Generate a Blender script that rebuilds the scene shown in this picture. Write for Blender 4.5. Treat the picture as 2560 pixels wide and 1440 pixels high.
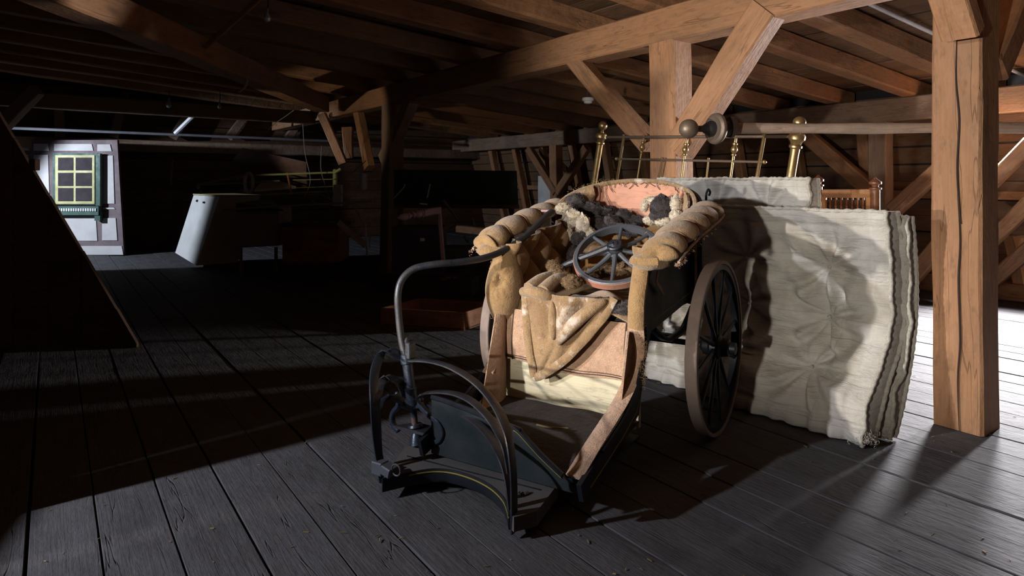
import bpy, math, random
from mathutils import Vector as V, Matrix, noise as NZ
random.seed(7)
for o in list(bpy.data.objects): bpy.data.objects.remove(o)
SC = bpy.context.scene
COL = SC.collection
R_ = random.uniform
FL, H = 1640.0, 1.2                      # focal length in pixels of a 2560 frame, eye height
# ------------------------------------------------------------------ camera
cam = bpy.data.cameras.new('camera'); co = bpy.data.objects.new('camera', cam); COL.objects.link(co)
cam.sensor_width = 36; cam.lens = FL/2560*36; cam.shift_y = -268/2560; cam.clip_end = 100; cam.clip_start = .02
co.location = (0, 0, H); co.rotation_euler = (math.pi/2, 0, 0)
SC.camera = co
SC.view_settings.view_transform = 'Standard'; SC.view_settings.look = 'None'
SC.view_settings.gamma = 1; SC.view_settings.use_curve_mapping = False
SC.view_settings.exposure = -0.12
# ------------------------------------------------------------------ world and lights
w = bpy.data.worlds.new('world'); SC.world = w; w.use_nodes = True
w.node_tree.nodes['Background'].inputs[0].default_value = (.55, .7, 1, 1)
w.node_tree.nodes['Background'].inputs[1].default_value = .35
def lamp(kind, name, loc, aim, power, color, **k):
    l = bpy.data.lights.new(name, kind); l.energy = power; l.color = color
    for a, b in k.items(): setattr(l, a, b)
    o = bpy.data.objects.new(name, l); COL.objects.link(o); o.location = loc
    o.rotation_euler = (V(aim)-V(loc)).to_track_quat('-Z', 'Y').to_euler()
    return o
KEY = (-3.62, .9, 1.16)
lamp('SPOT', 'daylight_left_hatch', KEY, (-3.62+2, .9+.66, 1.20), 980, (1, .95, .88), spot_size=math.radians(74), spot_blend=.45, shadow_soft_size=.05)
lamp('SPOT', 'daylight_left_hatch_top', (-3.62, .9, 2.05), (-3.62+4, .9+1.75, .05), 680, (.84, .89, 1), spot_size=math.radians(62), spot_blend=.4, shadow_soft_size=.06)
lamp('SPOT', 'daylight_left_near', (-2.41, -1.27, 1.136), (.75, 2.1, 1.17), 640, (1, .95, .88), spot_size=math.radians(56), spot_blend=.35, shadow_soft_size=.06)
lamp('SPOT', 'daylight_left_far', (-4.3, 5.3, 1.62), (-.6, 12.3, 2.2), 170, (1, .85, .65), spot_size=math.radians(27), spot_blend=.4, shadow_soft_size=.05)
lamp('SPOT', 'daylight_right_dormer', (5.75, 6.1, 1.2), (1.7, 3.45, .45), 2000, (.95, .94, .98), spot_size=math.radians(60), spot_blend=.35, shadow_soft_size=.11)
lamp('SPOT', 'daylight_right_eaves', (4.8, 6.4, 1.95), (4.0, 4.9, 0), 7500, (.97, .97, 1), spot_size=math.radians(80), spot_blend=.9, shadow_soft_size=.25)
lamp('SPOT', 'daylight_rear_left_hatch', (-8.35, 8.0, 1.9), (-5.9, 10.0, .35), 850, (.74, .84, 1), spot_size=math.radians(74), spot_blend=.3, shadow_soft_size=.05)
# ------------------------------------------------------------------ frames
_u = V((-1152, 1640, 0)).normalized(); _v = V((_u.y, -_u.x, 0))      # boards run along u, joists along v
def AB(a, b, z=0): return _v*a + _u*b + V((0, 0, z))
def ray(px, py): return V(((px-1280)/FL, 1, (452-py)/FL))
EYE = V((0, 0, H))
def on_a(px, py, a):
    d = ray(px, py); return EYE + d*((a - EYE.dot(_v))/d.dot(_v))
def on_b(px, py, b):
    d = ray(px, py); return EYE + d*((b - EYE.dot(_u))/d.dot(_u))
def on_z(px, py, z=0):
    d = ray(px, py); return EYE + d*((z-H)/d.z)
def on_Y(px, py, Y): return EYE + ray(px, py)*Y
# chair frame
CT = math.atan2(-.533, .846)
CM = Matrix.Translation((.552, 3.397, 0)) @ Matrix.Rotation(CT, 4, 'Z')
CI = CM.inverted()
def C(x, y, z): return CM @ V((x, y, z))
def CL(px, py, x=None, y=None, z=None):
    o = CI @ EYE; d = CI.to_3x3() @ ray(px, py)
    if x is not None: t = (x-o.x)/d.x
    elif y is not None: t = (y-o.y)/d.y
    else: t = (z-o.z)/d.z
    return CM @ (o + d*t)
# ------------------------------------------------------------------ object helpers
WM = {}
def setp(o, parent, M):
    WM[o.name] = M
    if parent is not None:
        o.parent = parent; o.matrix_parent_inverse = Matrix.Identity(4)
        o.matrix_basis = WM[parent.name].inverted() @ M
    else: o.matrix_basis = M
def tag(o, label=None, cat=None, group=None, kind=None):
    for k, v in (('label', label), ('category', cat), ('group', group), ('kind', kind)):
        if v: o[k] = v
    return o
def empty(name, loc=(0, 0, 0), label=None, cat=None, group=None, kind=None, rot=0):
    o = bpy.data.objects.new(name, None); COL.objects.link(o); o.empty_display_size = .1
    setp(o, None, Matrix.Translation(loc) @ Matrix.Rotation(rot, 4, 'Z')); return tag(o, label, cat, group, kind)
def make(name, geos, mat, parent=None, M=None, smooth=True, label=None, cat=None, group=None, kind=None, sharp=35):
    """geos: one (verts, faces) or a list of them, in world space -> ONE mesh object"""
    if isinstance(geos, tuple): geos = [geos]
    vs, fs = [], []
    for g in geos:
        n = len(vs); vs += [V(p) for p in g[0]]; fs += [tuple(i+n for i in f) for f in g[1]]
    if M is None:
        c = V((0, 0, 0))
        for p in vs: c += p
        c /= max(1, len(vs))
        zmin = min(p.z for p in vs); c.z = zmin
        if parent is not None:
            M = WM[parent.name].copy(); M.translation = c
        else: M = Matrix.Translation(c)
    Mi = M.inverted()
    me = bpy.data.meshes.new(name); me.from_pydata([Mi @ p for p in vs], [], fs); me.update()
    if smooth:
        me.polygons.foreach_set('use_smooth', [True]*len(me.polygons))
        me.set_sharp_from_angle(angle=math.radians(sharp))
    me.materials.append(mat)
    o = bpy.data.objects.new(name, me); COL.objects.link(o); setp(o, parent, M)
    return tag(o, label, cat, group, kind)
def uvmap(o, nu, nv):          # uv for a grid surface built with grid()
    me = o.data; uv = me.uv_layers.new(name='UVMap')
    for l in me.loops:
        i = l.vertex_index % (nu*nv); uv.data[l.index].uv = ((i % nu)/(nu-1), (i//nu)/(nv-1))
def frame(p0, p1, up=(0, 0, 1)):
    x = (V(p1)-V(p0)).normalized(); up = V(up)
    if abs(x.dot(up)) > .98: up = V((0, 1, 0)) if abs(x.y) < .9 else V((1, 0, 0))
    y = up.cross(x).normalized(); z = x.cross(y)
    return Matrix((x, y, z)).transposed().to_4x4()
def beam(name, p0, p1, wd, ht, mat, parent=None, up=(0, 0, 1), j=.004, ch=.008, n=None, taper=1, ends=None, **k):
    """squared timber from p0 to p1 (centre line), local X along it, slightly uneven with chamfered edges"""
    p0, p1 = V(p0), V(p1); M = frame(p0, p1, up); M.translation = (p0+p1)/2
    Ln = (p1-p0).length; n = n or max(3, min(26, int(Ln/.14)))
    vs, fs = [], []; ph = [R_(0, 9) for _ in range(4)]; sd = R_(0, 99)
    for i in range(n):
        t = i/(n-1); x = -Ln/2+Ln*t; s = 1+(taper-1)*t
        cy = j*1.5*math.sin(t*2.3+ph[0]); cz = j*1.5*math.sin(t*3.1+ph[1])
        a, b, c = wd/2*s, ht/2*s, ch
        for q, (yy, zz) in enumerate(((a-c, b), (a, b-c), (a, -b+c), (a-c, -b), (-a+c, -b), (-a, -b+c), (-a, b-c), (-a+c, b))):
            e = j*NZ.noise(V((x*3, q*3.3, sd))); g = j*NZ.noise(V((x*3, q*3.3, sd+40)))
            dx = 0
            if ends and i == 0: dx = ends[0]*(yy if ends[2] == 'y' else zz)
            if ends and i == n-1: dx = ends[1]*(yy if ends[2] == 'y' else zz)
            vs.append(M @ V((x+dx, yy+cy+e, zz+cz+g)))
        if i: 
            A, B = (i-1)*8, i*8
            for q in range(8): fs.append((A+q, A+(q+1) % 8, B+(q+1) % 8, B+q))
    fs.append(tuple(range(7, -1, -1))); fs.append(tuple((n-1)*8+q for q in range(8)))
    fs = [tuple(reversed(f)) for f in fs]
    return make(name, (vs, fs), mat, parent, M=M, sharp=25, **k)
def box(c, s, M=None, ch=.004):
    """chamfered box geometry, centre c, size s, in frame M"""
    M = M or Matrix.Identity(4); hx, hy, hz = s[0]/2, s[1]/2, s[2]/2; ch = min(ch, hx*.45, hy*.45, hz*.45)
    vs, fs = [], []
    rings = [(-hx, 0), (-hx+ch, ch), (hx-ch, ch), (hx, 0)]
    def sec(a, b, c2): return [(a-c2, b), (a, b-c2), (a, -b+c2), (a-c2, -b), (-a+c2, -b), (-a, -b+c2), (-a, b-c2), (-a+c2, b)]
    for i, (x, g) in enumerate(rings):
        d = ch if i in (0, 3) else 0
        for (y, z) in sec(hy-d, hz-d, ch): vs.append(M @ (V(c)+V((x, y, z))))
        if i:
            for q in range(8): fs.append((i*8-8+q, i*8+q, i*8+(q+1) % 8, i*8-8+(q+1) % 8))
    fs.append(tuple(range(8))); fs.append(tuple(24+q for q in range(7, -1, -1)))
    return vs, fs
def smoothpts(pts, sub=6, closed=False):
    P = [V(p) for p in pts]; n = len(P); out = []
    for i in range(n if closed else n-1):
        if closed: a, b, c, d = P[(i-1) % n], P[i], P[(i+1) % n], P[(i+2) % n]
        else: a, b, c, d = P[max(i-1, 0)], P[i], P[i+1], P[min(i+2, n-1)]
        for k in range(sub):
            t = k/sub
            out.append(.5*((2*b)+(c-a)*t+(2*a-5*b+4*c-d)*t*t+(3*b-a-3*c+d)*t**3))
    if not closed: out.append(P[-1])
    return out
def tube(pts, r, sub=6, seg=8, closed=False, flat=None, up=None, rf=None, cap=True):
    """sweep: round radius r (or function rf(t)), or flat=(half width along side, half thickness along normal) """
    P = smoothpts(pts, sub, closed) if sub > 1 else [V(p) for p in pts]
    n = len(P); vs, fs = [], []; prev = None
    for i, p in enumerate(P):
        a = P[(i-1) % n] if (closed or i) else P[0]; b = P[(i+1) % n] if (closed or i < n-1) else P[-1]
        t = (b-a)
        if t.length < 1e-9: t = V((0, 0, 1))
        t.normalize()
        if up is not None: ref = V(up)
        elif prev is None: ref = V((0, 0, 1)) if abs(t.z) < .9 else V((1, 0, 0))
        else: ref = prev
        sdir = ref - t*ref.dot(t)
        if sdir.length < 1e-6: sdir = V((1, 0, 0)) - t*t.x
        sdir.normalize(); prev = sdir; nd = t.cross(sdir)
        rr = rf(i/(n-1)) if rf else r
        for q in range(seg):
            an = 2*math.pi*(q+.5)/seg
            if flat:
                cx, cy = math.cos(an), math.sin(an); m = max(abs(cx), abs(cy)) if seg == 4 else 1
                x, y = cx/m*flat[0], cy/m*flat[1]
                if seg == 8:
                    sx = [1, .72, -.72, -1, -1, -.72, .72, 1][q]; sy = [.6, 1, 1, .6, -.6, -1, -1, -.6][q]; x, y = sx*flat[0], sy*flat[1]
            else: x, y = math.cos(an)*rr, math.sin(an)*rr
            vs.append(p + sdir*x + nd*y)
    m = n if closed else n-1
    for i in range(m):
        A, B = i*seg, ((i+1) % n)*seg
        for q in range(seg): fs.append((A+q, A+(q+1) % seg, B+(q+1) % seg, B+q))
    if cap and not closed:
        fs.append(tuple(range(seg-1, -1, -1))); fs.append(tuple((n-1)*seg+q for q in range(seg)))
    return vs, fs
def lathe(p0, p1, prof, seg=20):
    """prof: (t along p0->p1 in metres, radius)"""
    p0, p1 = V(p0), V(p1); M = frame(p0, p1); M.translation = p0; vs, fs = [], []
    for i, (t, r) in enumerate(prof):
        for q in range(seg):
            an = 2*math.pi*q/seg; vs.append(M @ V((t, math.cos(an)*max(r, 1e-4), math.sin(an)*max(r, 1e-4))))
        if i:
            for q in range(seg): fs.append((i*seg-seg+q, i*seg+q, i*seg+(q+1) % seg, i*seg-seg+(q+1) % seg))
    fs.append(tuple(range(seg))); fs.append(tuple((len(prof)-1)*seg+q for q in range(seg-1, -1, -1)))
    return vs, fs
def ballprof(t0, r, k=8, a0=0, a1=180):
    return [(t0 - r*math.cos(math.radians(a0+(a1-a0)*i/k)), r*math.sin(math.radians(a0+(a1-a0)*i/k))) for i in range(k+1)]
def ball(c, r, sq=(1, 1, 1), seg=14, amp=0, fr=3):
    vs, fs = [], []; n = seg//2+1; c = V(c)
    for i in range(n):
        th = math.pi*(i+.02)/(n-1+.04)
        for q in range(seg):
            d = V((math.sin(th)*math.cos(2*math.pi*q/seg), math.sin(th)*math.sin(2*math.pi*q/seg), math.cos(th)))
            k = r*(1+amp*NZ.noise(d*fr+c*7)); vs.append(c+V((d.x*k*sq[0], d.y*k*sq[1], d.z*k*sq[2])))
        if i:
            for q in range(seg): fs.append((i*seg-seg+q, i*seg+q, i*seg+(q+1) % seg, i*seg-seg+(q+1) % seg))
    return vs, fs
def grid(fn, nu, nv, thick=0):
    """fn(u,v)->point; with thickness it is closed into a slab along -normal"""
    P = [V(fn(i/(nu-1), k/(nv-1))) for k in range(nv) for i in range(nu)]
    fs = [(k*nu+i, k*nu+i+1, (k+1)*nu+i+1, (k+1)*nu+i) for k in range(nv-1) for i in range(nu-1)]
    if thick:
        N = [V((0, 0, 0)) for _ in P]
        for f in fs:
            nn = (P[f[2]]-P[f[0]]).cross(P[f[3]]-P[f[1]])
            for i in f: N[i] += nn
        m = len(P); P += [P[i]-N[i].normalized()*thick for i in range(m)]
        fs += [tuple(reversed([i+m for i in f])) for f in fs]
        ed = [(i, i+1) for i in range(nu-1)] + [((nv-1)*nu+i+1, (nv-1)*nu+i) for i in range(nu-1)]
        ed += [((k+1)*nu, k*nu) for k in range(nv-1)] + [(k*nu+nu-1, (k+1)*nu+nu-1) for k in range(nv-1)]
        fs += [(b, a, a+m, b+m) for a, b in ed]
    return P, fs
def prism(poly, d, ch=0):
    """polygon (world points, planar) extruded by vector d"""
    P = [V(p) for p in poly]; n = len(P); d = V(d)
    return P + [p+d for p in P], [tuple(range(n)), tuple(range(2*n-1, n-1, -1))] + [(i, i+n, (i+1) % n+n, (i+1) % n) for i in range(n)]
def copy_tree(o, M, parent=None):
    c = o.copy(); COL.objects.link(c); setp(c, parent, M)
    for ch in [x for x in list(bpy.data.objects) if x.parent == o]: copy_tree(ch, M @ ch.matrix_basis, c)
    return c
# ------------------------------------------------------------------ materials
def nt(name):
    m = bpy.data.materials.new(name); m.use_nodes = True; t = m.node_tree; b = t.nodes['Principled BSDF']; return m, t, b
def N(t, typ, **k):
    n = t.nodes.new(typ)
    for a, b in k.items():
        if a in n.inputs: n.inputs[a].default_value = b
        else: setattr(n, a, b)
    return n
def L(t, a, b): t.links.new(a, b)
def MA(t, op, a, b=0.5, clamp=False):
    n = t.nodes.new('ShaderNodeMath'); n.operation = op; n.use_clamp = clamp
    for i, x in enumerate((a, b)):
        if isinstance(x, (int, float)): n.inputs[i].default_value = x
        else: L(t, x, n.inputs[i])
    return n.outputs[0]
def MIX(t, f, a, b):
    n = t.nodes.new('ShaderNodeMix'); n.data_type = 'RGBA'
    for i, x in ((0, f), (6, a), (7, b)):
        if isinstance(x, (int, float)): n.inputs[i].default_value = x
        elif isinstance(x, tuple): n.inputs[i].default_value = (*x[:3], 1)
        else: L(t, x, n.inputs[i])
    return n.outputs[2]
def RNG(t, x, a, b, c=0, d=1):
    n = t.nodes.new('ShaderNodeMapRange'); L(t, x, n.inputs[0])
    for i, q in enumerate((a, b, c, d)): n.inputs[i+1].default_value = q
    return n.outputs[0]
def coords(t, sc, rnd=True, kind='Object'):
    tc = N(t, 'ShaderNodeTexCoord'); mp = N(t, 'ShaderNodeMapping'); mp.inputs['Scale'].default_value = sc
    src = tc.outputs[kind]
    if rnd:
        oi = N(t, 'ShaderNodeObjectInfo'); vm = N(t, 'ShaderNodeVectorMath', operation='ADD')
        cb = N(t, 'ShaderNodeCombineXYZ'); r = MA(t, 'MULTIPLY', oi.outputs['Random'], 37.0)
        L(t, r, cb.inputs[0]); L(t, r, cb.inputs[1]); L(t, r, cb.inputs[2]); L(t, src, vm.inputs[0]); L(t, cb.outputs[0], vm.inputs[1]); src = vm.outputs[0]
    L(t, src, mp.inputs[0]); return mp.outputs[0]
def noi(t, vec, scale, det=4, rough=.55, dist=0):
    n = N(t, 'ShaderNodeTexNoise'); n.inputs['Scale'].default_value = scale; n.inputs['Detail'].default_value = det
    n.inputs['Roughness'].default_value = rough; n.inputs['Distortion'].default_value = dist; L(t, vec, n.inputs['Vector']); return n.outputs[0]
def bump(t, b, h, st, dist=.01):
    n = N(t, 'ShaderNodeBump'); n.inputs['Strength'].default_value = st; n.inputs['Distance'].default_value = dist
    L(t, h, n.inputs['Height']); L(t, n.outputs[0], b.inputs['Normal'])
def wood(name, c1, c2, rough=.7, bmp=.5, dust=None, dustamt=.5, crack=.4, spec=.25, var=.25, g=1.0, knots=.7, paint=None):
    m, t, b = nt(name)
    v = coords(t, (1.1*g, 14*g, 14*g)); n1 = noi(t, v, 1.6, 6, .62, .9)
    v2 = coords(t, (3*g, 110*g, 110*g)); n2 = noi(t, v2, 1.0, 3, .6)
    v3 = coords(t, (.35, 7, 7)); n3 = noi(t, v3, 1.3, 3, .5, .3)
    ring = MA(t, 'FRACT', MA(t, 'MULTIPLY', n1, 5.0))
    ring = MA(t, 'ABSOLUTE', MA(t, 'SUBTRACT', ring, .5))
    ck = RNG(t, MA(t, 'ABSOLUTE', MA(t, 'SUBTRACT', n3, .52)), 0, .0045, 1, 0)
    vk = coords(t, (1.5, 4.5, 4.5)); vo = N(t, 'ShaderNodeTexVoronoi'); vo.inputs['Scale'].default_value = 1.0; L(t, vk, vo.inputs['Vector'])
    kn = RNG(t, vo.outputs['Distance'], .05, .2, 1, 0)
    f = MA(t, 'ADD', MA(t, 'MULTIPLY', ring, .55), MA(t, 'MULTIPLY', n2, .65), True)
    col = MIX(t, f, c2, c1)
    blot = noi(t, coords(t, (1.2, 3, 3)), 1.7, 4, .6)
    col = MIX(t, RNG(t, blot, .45, .68, 0, .62), col, tuple(x*.38 for x in c1))
    st = noi(t, coords(t, (5, 16, 16)), 2.0, 5, .7); col = MIX(t, RNG(t, st, .52, .72, 0, .6), col, tuple(x*.3 for x in c2))
    col = MIX(t, MA(t, 'MULTIPLY', kn, knots), col, tuple(x*.25 for x in c2))
    col = MIX(t, MA(t, 'MULTIPLY', ck, crack), col, tuple(x*.08 for x in c2))
    oi = N(t, 'ShaderNodeObjectInfo'); hs = N(t, 'ShaderNodeHueSaturation')
    L(t, RNG(t, oi.outputs['Random'], 0, 1, 1-var, 1+var), hs.inputs['Value']); L(t, col, hs.inputs['Color']); col = hs.outputs[0]
    if dust:
        dn = noi(t, coords(t, (2, 3.2, 3.2)), 2.2, 5, .65)
        col = MIX(t, RNG(t, dn, .35, .65, dustamt*.5, dustamt), col, dust)
    L(t, col, b.inputs['Base Color']); b.inputs['Roughness'].default_value = rough; b.inputs['Specular IOR Level'].default_value = spec
    h = MA(t, 'ADD', MA(t, 'MULTIPLY', ring, .35), MA(t, 'MULTIPLY', n2, .55)); h = MA(t, 'SUBTRACT', h, MA(t, 'MULTIPLY', ck, 1.4))
    pit = noi(t, coords(t, (9, 22, 22)), 1, 4, .7); h = MA(t, 'ADD', h, MA(t, 'MULTIPLY', pit, 1.3)); h = MA(t, 'ADD', h, MA(t, 'MULTIPLY', noi(t, coords(t, (5, 4, 4)), 1.5, 3, .6), 3.0))
    bump(t, b, h, bmp, .006); return m
def plain(name, c, rough=.6, metal=0, spec=.5, var=.15, sc=6, bmp=.15, c2=None, amt=.6, bsc=40, coat=0):
    m, t, b = nt(name); v = coords(t, (1, 1, 1)); n = noi(t, v, sc, 5, .65)
    c2 = c2 or tuple(x*.55 for x in c)
    L(t, MIX(t, RNG(t, n, .35, .7, 0, amt), c, c2), b.inputs['Base Color'])
    b.inputs['Roughness'].default_value = rough; b.inputs['Metallic'].default_value = metal; b.inputs['Specular IOR Level'].default_value = spec
    L(t, RNG(t, n, .3, .7, max(0, rough-.12), min(1, rough+.15)), b.inputs['Roughness'])
    if coat: b.inputs['Coat Weight'].default_value = coat; b.inputs['Coat Roughness'].default_value = .2
    bump(t, b, noi(t, v, bsc, 4, .6), bmp, .003); return m
def cloth(name, c, c2, weave=900, bmp=.5, spots=None, sc=5, fuzz=.3):
    m, t, b = nt(name); v = coords(t, (1, 1, 1)); n = noi(t, v, sc, 5, .65)
    wv = noi(t, v, weave/4, 2, .5); dirt = noi(t, v, 22, 4, .7)
    col = MIX(t, RNG(t, n, .35, .68, 0, 1), c, c2); col = MIX(t, RNG(t, wv, .35, .6, .5, 0), col, tuple(x*.4 for x in c))
    col = MIX(t, RNG(t, dirt, .5, .75, 0, .55), col, tuple(x*.35 for x in c2))
    if spots: col = MIX(t, RNG(t, noi(t, v, 9, 4, .6), .58, .7, 0, .8), col, spots)
    L(t, col, b.inputs['Base Color']); b.inputs['Roughness'].default_value = .9; b.inputs['Specular IOR Level'].default_value = .1
    b.inputs['Sheen Weight'].default_value = fuzz
    h = MA(t, 'ADD', MA(t, 'MULTIPLY', wv, .6), MA(t, 'MULTIPLY', noi(t, v, 45, 5, .7), 1.6)); bump(t, b, h, bmp, .007); return m
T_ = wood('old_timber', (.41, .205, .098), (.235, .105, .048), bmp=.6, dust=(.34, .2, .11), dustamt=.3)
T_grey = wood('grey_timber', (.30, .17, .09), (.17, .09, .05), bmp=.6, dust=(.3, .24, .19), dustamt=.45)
T_pole = wood('pole_wood', (.34, .22, .15), (.22, .14, .09), bmp=.35, dust=(.33, .26, .2), dustamt=.5, knots=.3)
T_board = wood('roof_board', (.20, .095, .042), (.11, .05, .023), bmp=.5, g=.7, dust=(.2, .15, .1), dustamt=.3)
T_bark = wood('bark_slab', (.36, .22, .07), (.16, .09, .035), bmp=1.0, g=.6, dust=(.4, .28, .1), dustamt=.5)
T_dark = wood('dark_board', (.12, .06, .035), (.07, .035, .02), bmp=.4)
FLOOR = wood('dusty_floor_board', (.072, .064, .061), (.044, .039, .038), rough=.82, bmp=.62, dust=(.092, .088, .092), dustamt=.8, crack=.7, spec=.09, var=.12, knots=.5)
MAHOG = wood('red_varnished_wood', (.34, .13, .05), (.2, .07, .03), rough=.4, bmp=.15, spec=.5, crack=.1)
PALEWOOD = wood('pale_orange_wood', (.60, .30, .13), (.42, .2, .08), rough=.5, bmp=.15, crack=.15)
CHEST = wood('chest_wood', (.36, .16, .065), (.22, .09, .036), rough=.5, bmp=.2)
PINK = wood('reddish_back_board', (.52, .24, .15), (.40, .17, .10), rough=.6, bmp=.2, crack=.5, knots=.1, dust=(.5, .3, .2), dustamt=.3)
YBOARD = wood('yellowish_board', (.62, .36, .14), (.5, .28, .1), rough=.7, bmp=.2, crack=.3, knots=.2)
CREAM = wood('cream_painted_board', (.70, .62, .44), (.58, .50, .34), rough=.6, bmp=.35, crack=.35, knots=.25, dust=(.45, .38, .22), dustamt=.35)
CARP = cloth('worn_footwell_felt', (.06, .036, .026), (.03, .018, .014), bmp=.7, fuzz=.1)
BURLAP = cloth('tan_burlap', (.39, .235, .105), (.27, .158, .068), bmp=.55, weave=1200)
LEATH = cloth('worn_leathercloth', (.55, .34, .22), (.36, .22, .135), bmp=.6, spots=(.22, .13, .08), sc=7)
SACK = cloth('torn_cloth', (.37, .235, .12), (.26, .155, .075), bmp=.5, spots=(.6, .52, .44), sc=4)
LINEN = cloth('mattress_ticking_plain', (.52, .48, .41), (.42, .37, .30), bmp=.3)
BLACKP = plain('black_lacquer', (.008, .010, .014), rough=.42, spec=.3, bmp=.15, c2=(.018, .017, .017), amt=.4)
GREENP = plain('dark_green_lacquer', (.010, .016, .018), rough=.45, spec=.35, bmp=.2, c2=(.03, .03, .03), amt=.5)
DUSTYP = plain('dusty_dark_paint', (.085, .075, .07), rough=.8, bmp=.3, c2=(.04, .035, .033), amt=.6)
IRON = plain('painted_iron', (.016, .019, .026), rough=.42, metal=.1, spec=.5, bmp=.5, c2=(.055, .042, .036), amt=.5, sc=9)
IRONB = plain('bluish_worn_iron', (.022, .032, .052), rough=.38, metal=.3, spec=.6, bmp=.7, c2=(.02, .02, .025), amt=.7, sc=22)
IRONG = plain('grey_iron', (.10, .105, .12), rough=.5, metal=.3, bmp=.5, c2=(.05, .05, .055), amt=.7)
TYRE = plain('worn_brown_tyre', (.22, .155, .12), rough=.75, bmp=.4, c2=(.14, .11, .1), amt=.7, sc=8)
RUST = plain('rusty_rim', (.33, .14, .085), rough=.75, bmp=.4, c2=(.16, .09, .06), amt=.7, sc=12)
BRASS = plain('aged_brass', (.36, .22, .08), rough=.36, metal=.8, bmp=.2, c2=(.24, .18, .10), amt=.9, sc=14)
BRASSD = plain('tarnished_brass', (.19, .13, .085), rough=.5, metal=.55, bmp=.4, c2=(.11, .085, .065), amt=.9, sc=18)
YEL = plain('yellow_pinstripe', (.30, .23, .05), rough=.5, bmp=0)
WHITEP = plain('white_paint', (.62, .62, .60), rough=.55, c2=(.42, .40, .36), amt=.6, sc=3)
CONDUIT = plain('white_conduit', (.82, .82, .85), rough=.4, bmp=.05)
GREYPIPE = plain('grey_pipe', (.30, .30, .33), rough=.45)
PLASTER = plain('grey_white_plaster', (.50, .48, .47), rough=.8, c2=(.36, .33, .32), amt=.7, sc=2.2, bmp=.3)
MAUVE = plain('mauve_timber_paint', (.16, .12, .125), rough=.8)
DKGREEN = plain('dark_green_paint', (.02, .07, .05), rough=.6)
YELF = plain('yellow_frame_paint', (.46, .42, .18), rough=.6)
PANE = plain('dusty_window_pane', (.05, .042, .046), rough=.85, spec=.12, bmp=.05)
MAR = plain('maroon_board', (.11, .055, .045), rough=.7)
PINKP = plain('pink_paint', (.42, .30, .33), rough=.6)
LIMEP = plain('yellow_green_paint', (.26, .30, .10), rough=.55)
ENAM = plain('blue_grey_enamel', (.40, .45, .50), rough=.4)
BLKB = plain('black_green_board', (.012, .022, .017), rough=.7)
DULLM = plain('dull_grey_metal', (.07, .07, .075), rough=.5)
DARKM = plain('dark_scrap_metal', (.03, .03, .033), rough=.5)
THREAD = plain('dark_thread', (.05, .03, .02), rough=.9)
STRAWM = plain('straw', (.27, .19, .08), rough=.9)
HORSE = plain('brown_horsehair', (.20, .12, .055), rough=.9, c2=(.10, .06, .03), sc=12)
FURD = plain('dark_curly_fleece', (.035, .028, .028), rough=.9, c2=(.09, .075, .07), sc=16, bmp=.6)
FURW = plain('cream_fleece', (.62, .54, .42), rough=.9, c2=(.32, .22, .12), sc=10, bmp=.6)
BULB = plain('bulb_glass', (.5, .5, .55), rough=.1, spec=.8, bmp=0)
EXTW = plain('plaster_wall', (.2, .16, .13), rough=.9)
def ticking():
    m, t, b = nt('striped_mattress_ticking'); tc = N(t, 'ShaderNodeTexCoord'); sp = N(t, 'ShaderNodeSeparateXYZ'); L(t, tc.outputs['UV'], sp.inputs[0])
    v = coords(t, (1, 1, 1)); n = noi(t, v, 3.5, 5, .65)
    y = MA(t, 'ADD', sp.outputs[1], MA(t, 'MULTIPLY', noi(t, v, 2.5, 2), .02))
    def line(x, per, wdt):
        f = MA(t, 'FRACT', MA(t, 'MULTIPLY', x, per)); return RNG(t, MA(t, 'ABSOLUTE', MA(t, 'SUBTRACT', f, .5)), 0, wdt, 1, 0)
    col = MIX(t, RNG(t, n, .35, .7, 0, .9), (.54, .505, .45), (.35, .31, .26))
    col = MIX(t, MA(t, 'MULTIPLY', line(y, 11, .022), .42), col, (.16, .15, .17))
    col = MIX(t, MA(t, 'MULTIPLY', line(sp.outputs[0], 3.5, .006), .4), col, (.3, .26, .22))
    L(t, col, b.inputs['Base Color']); b.inputs['Roughness'].default_value = .85; b.inputs['Specular IOR Level'].default_value = .15
    vs_ = coords(t, (3, 3, 14)); h = MA(t, 'ADD', MA(t, 'MULTIPLY', noi(t, vs_, 2.2, 5, .6, 1.2), 1.2), MA(t, 'MULTIPLY', noi(t, v, 60, 3, .6), .15)); bump(t, b, h, .55, .02); return m
TICK = ticking()
# ================================================================== STRUCTURE
UP = (0, 0, 1)
fl = empty('floor', (0, 2, 0), kind='structure')
make('subfloor', box((0, 0, 0), (1, 1, 1), Matrix.Translation(AB(2.6, 5.6, -.07)) @ frame((0, 0, 0), _u) @ Matrix.Diagonal((17.5, 13.5, .04, 1))), DARKM, fl)
k0, e0 = -23, None
edges = [.343+.206*k+R_(-.006, .006) for k in range(-15, 42)]
for i in range(len(edges)-1):
    a0, a1 = edges[i], edges[i+1]; g = R_(.0015, .0045)
    cuts = [-2.3, R_(6.0, 9.5), 13.5]
    if a1 > 4.2: cuts = [-2.3, R_(4.5, 10), 13.5]
    for c0, c1 in zip(cuts, cuts[1:]):
        beam('plank', AB((a0+a1)/2, c0+.002, -.016+R_(-.0015, .0015)), AB((a0+a1)/2, c1-.002, -.016+R_(-.0015, .0015)), a1-a0-2*g, .032, FLOOR, fl, j=.0012, ch=.002, n=26)
def zj(a): return 2.45-.08*(a-3.56)
ce = empty('ceiling', AB(3, 5, 2.4), kind='structure')
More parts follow.
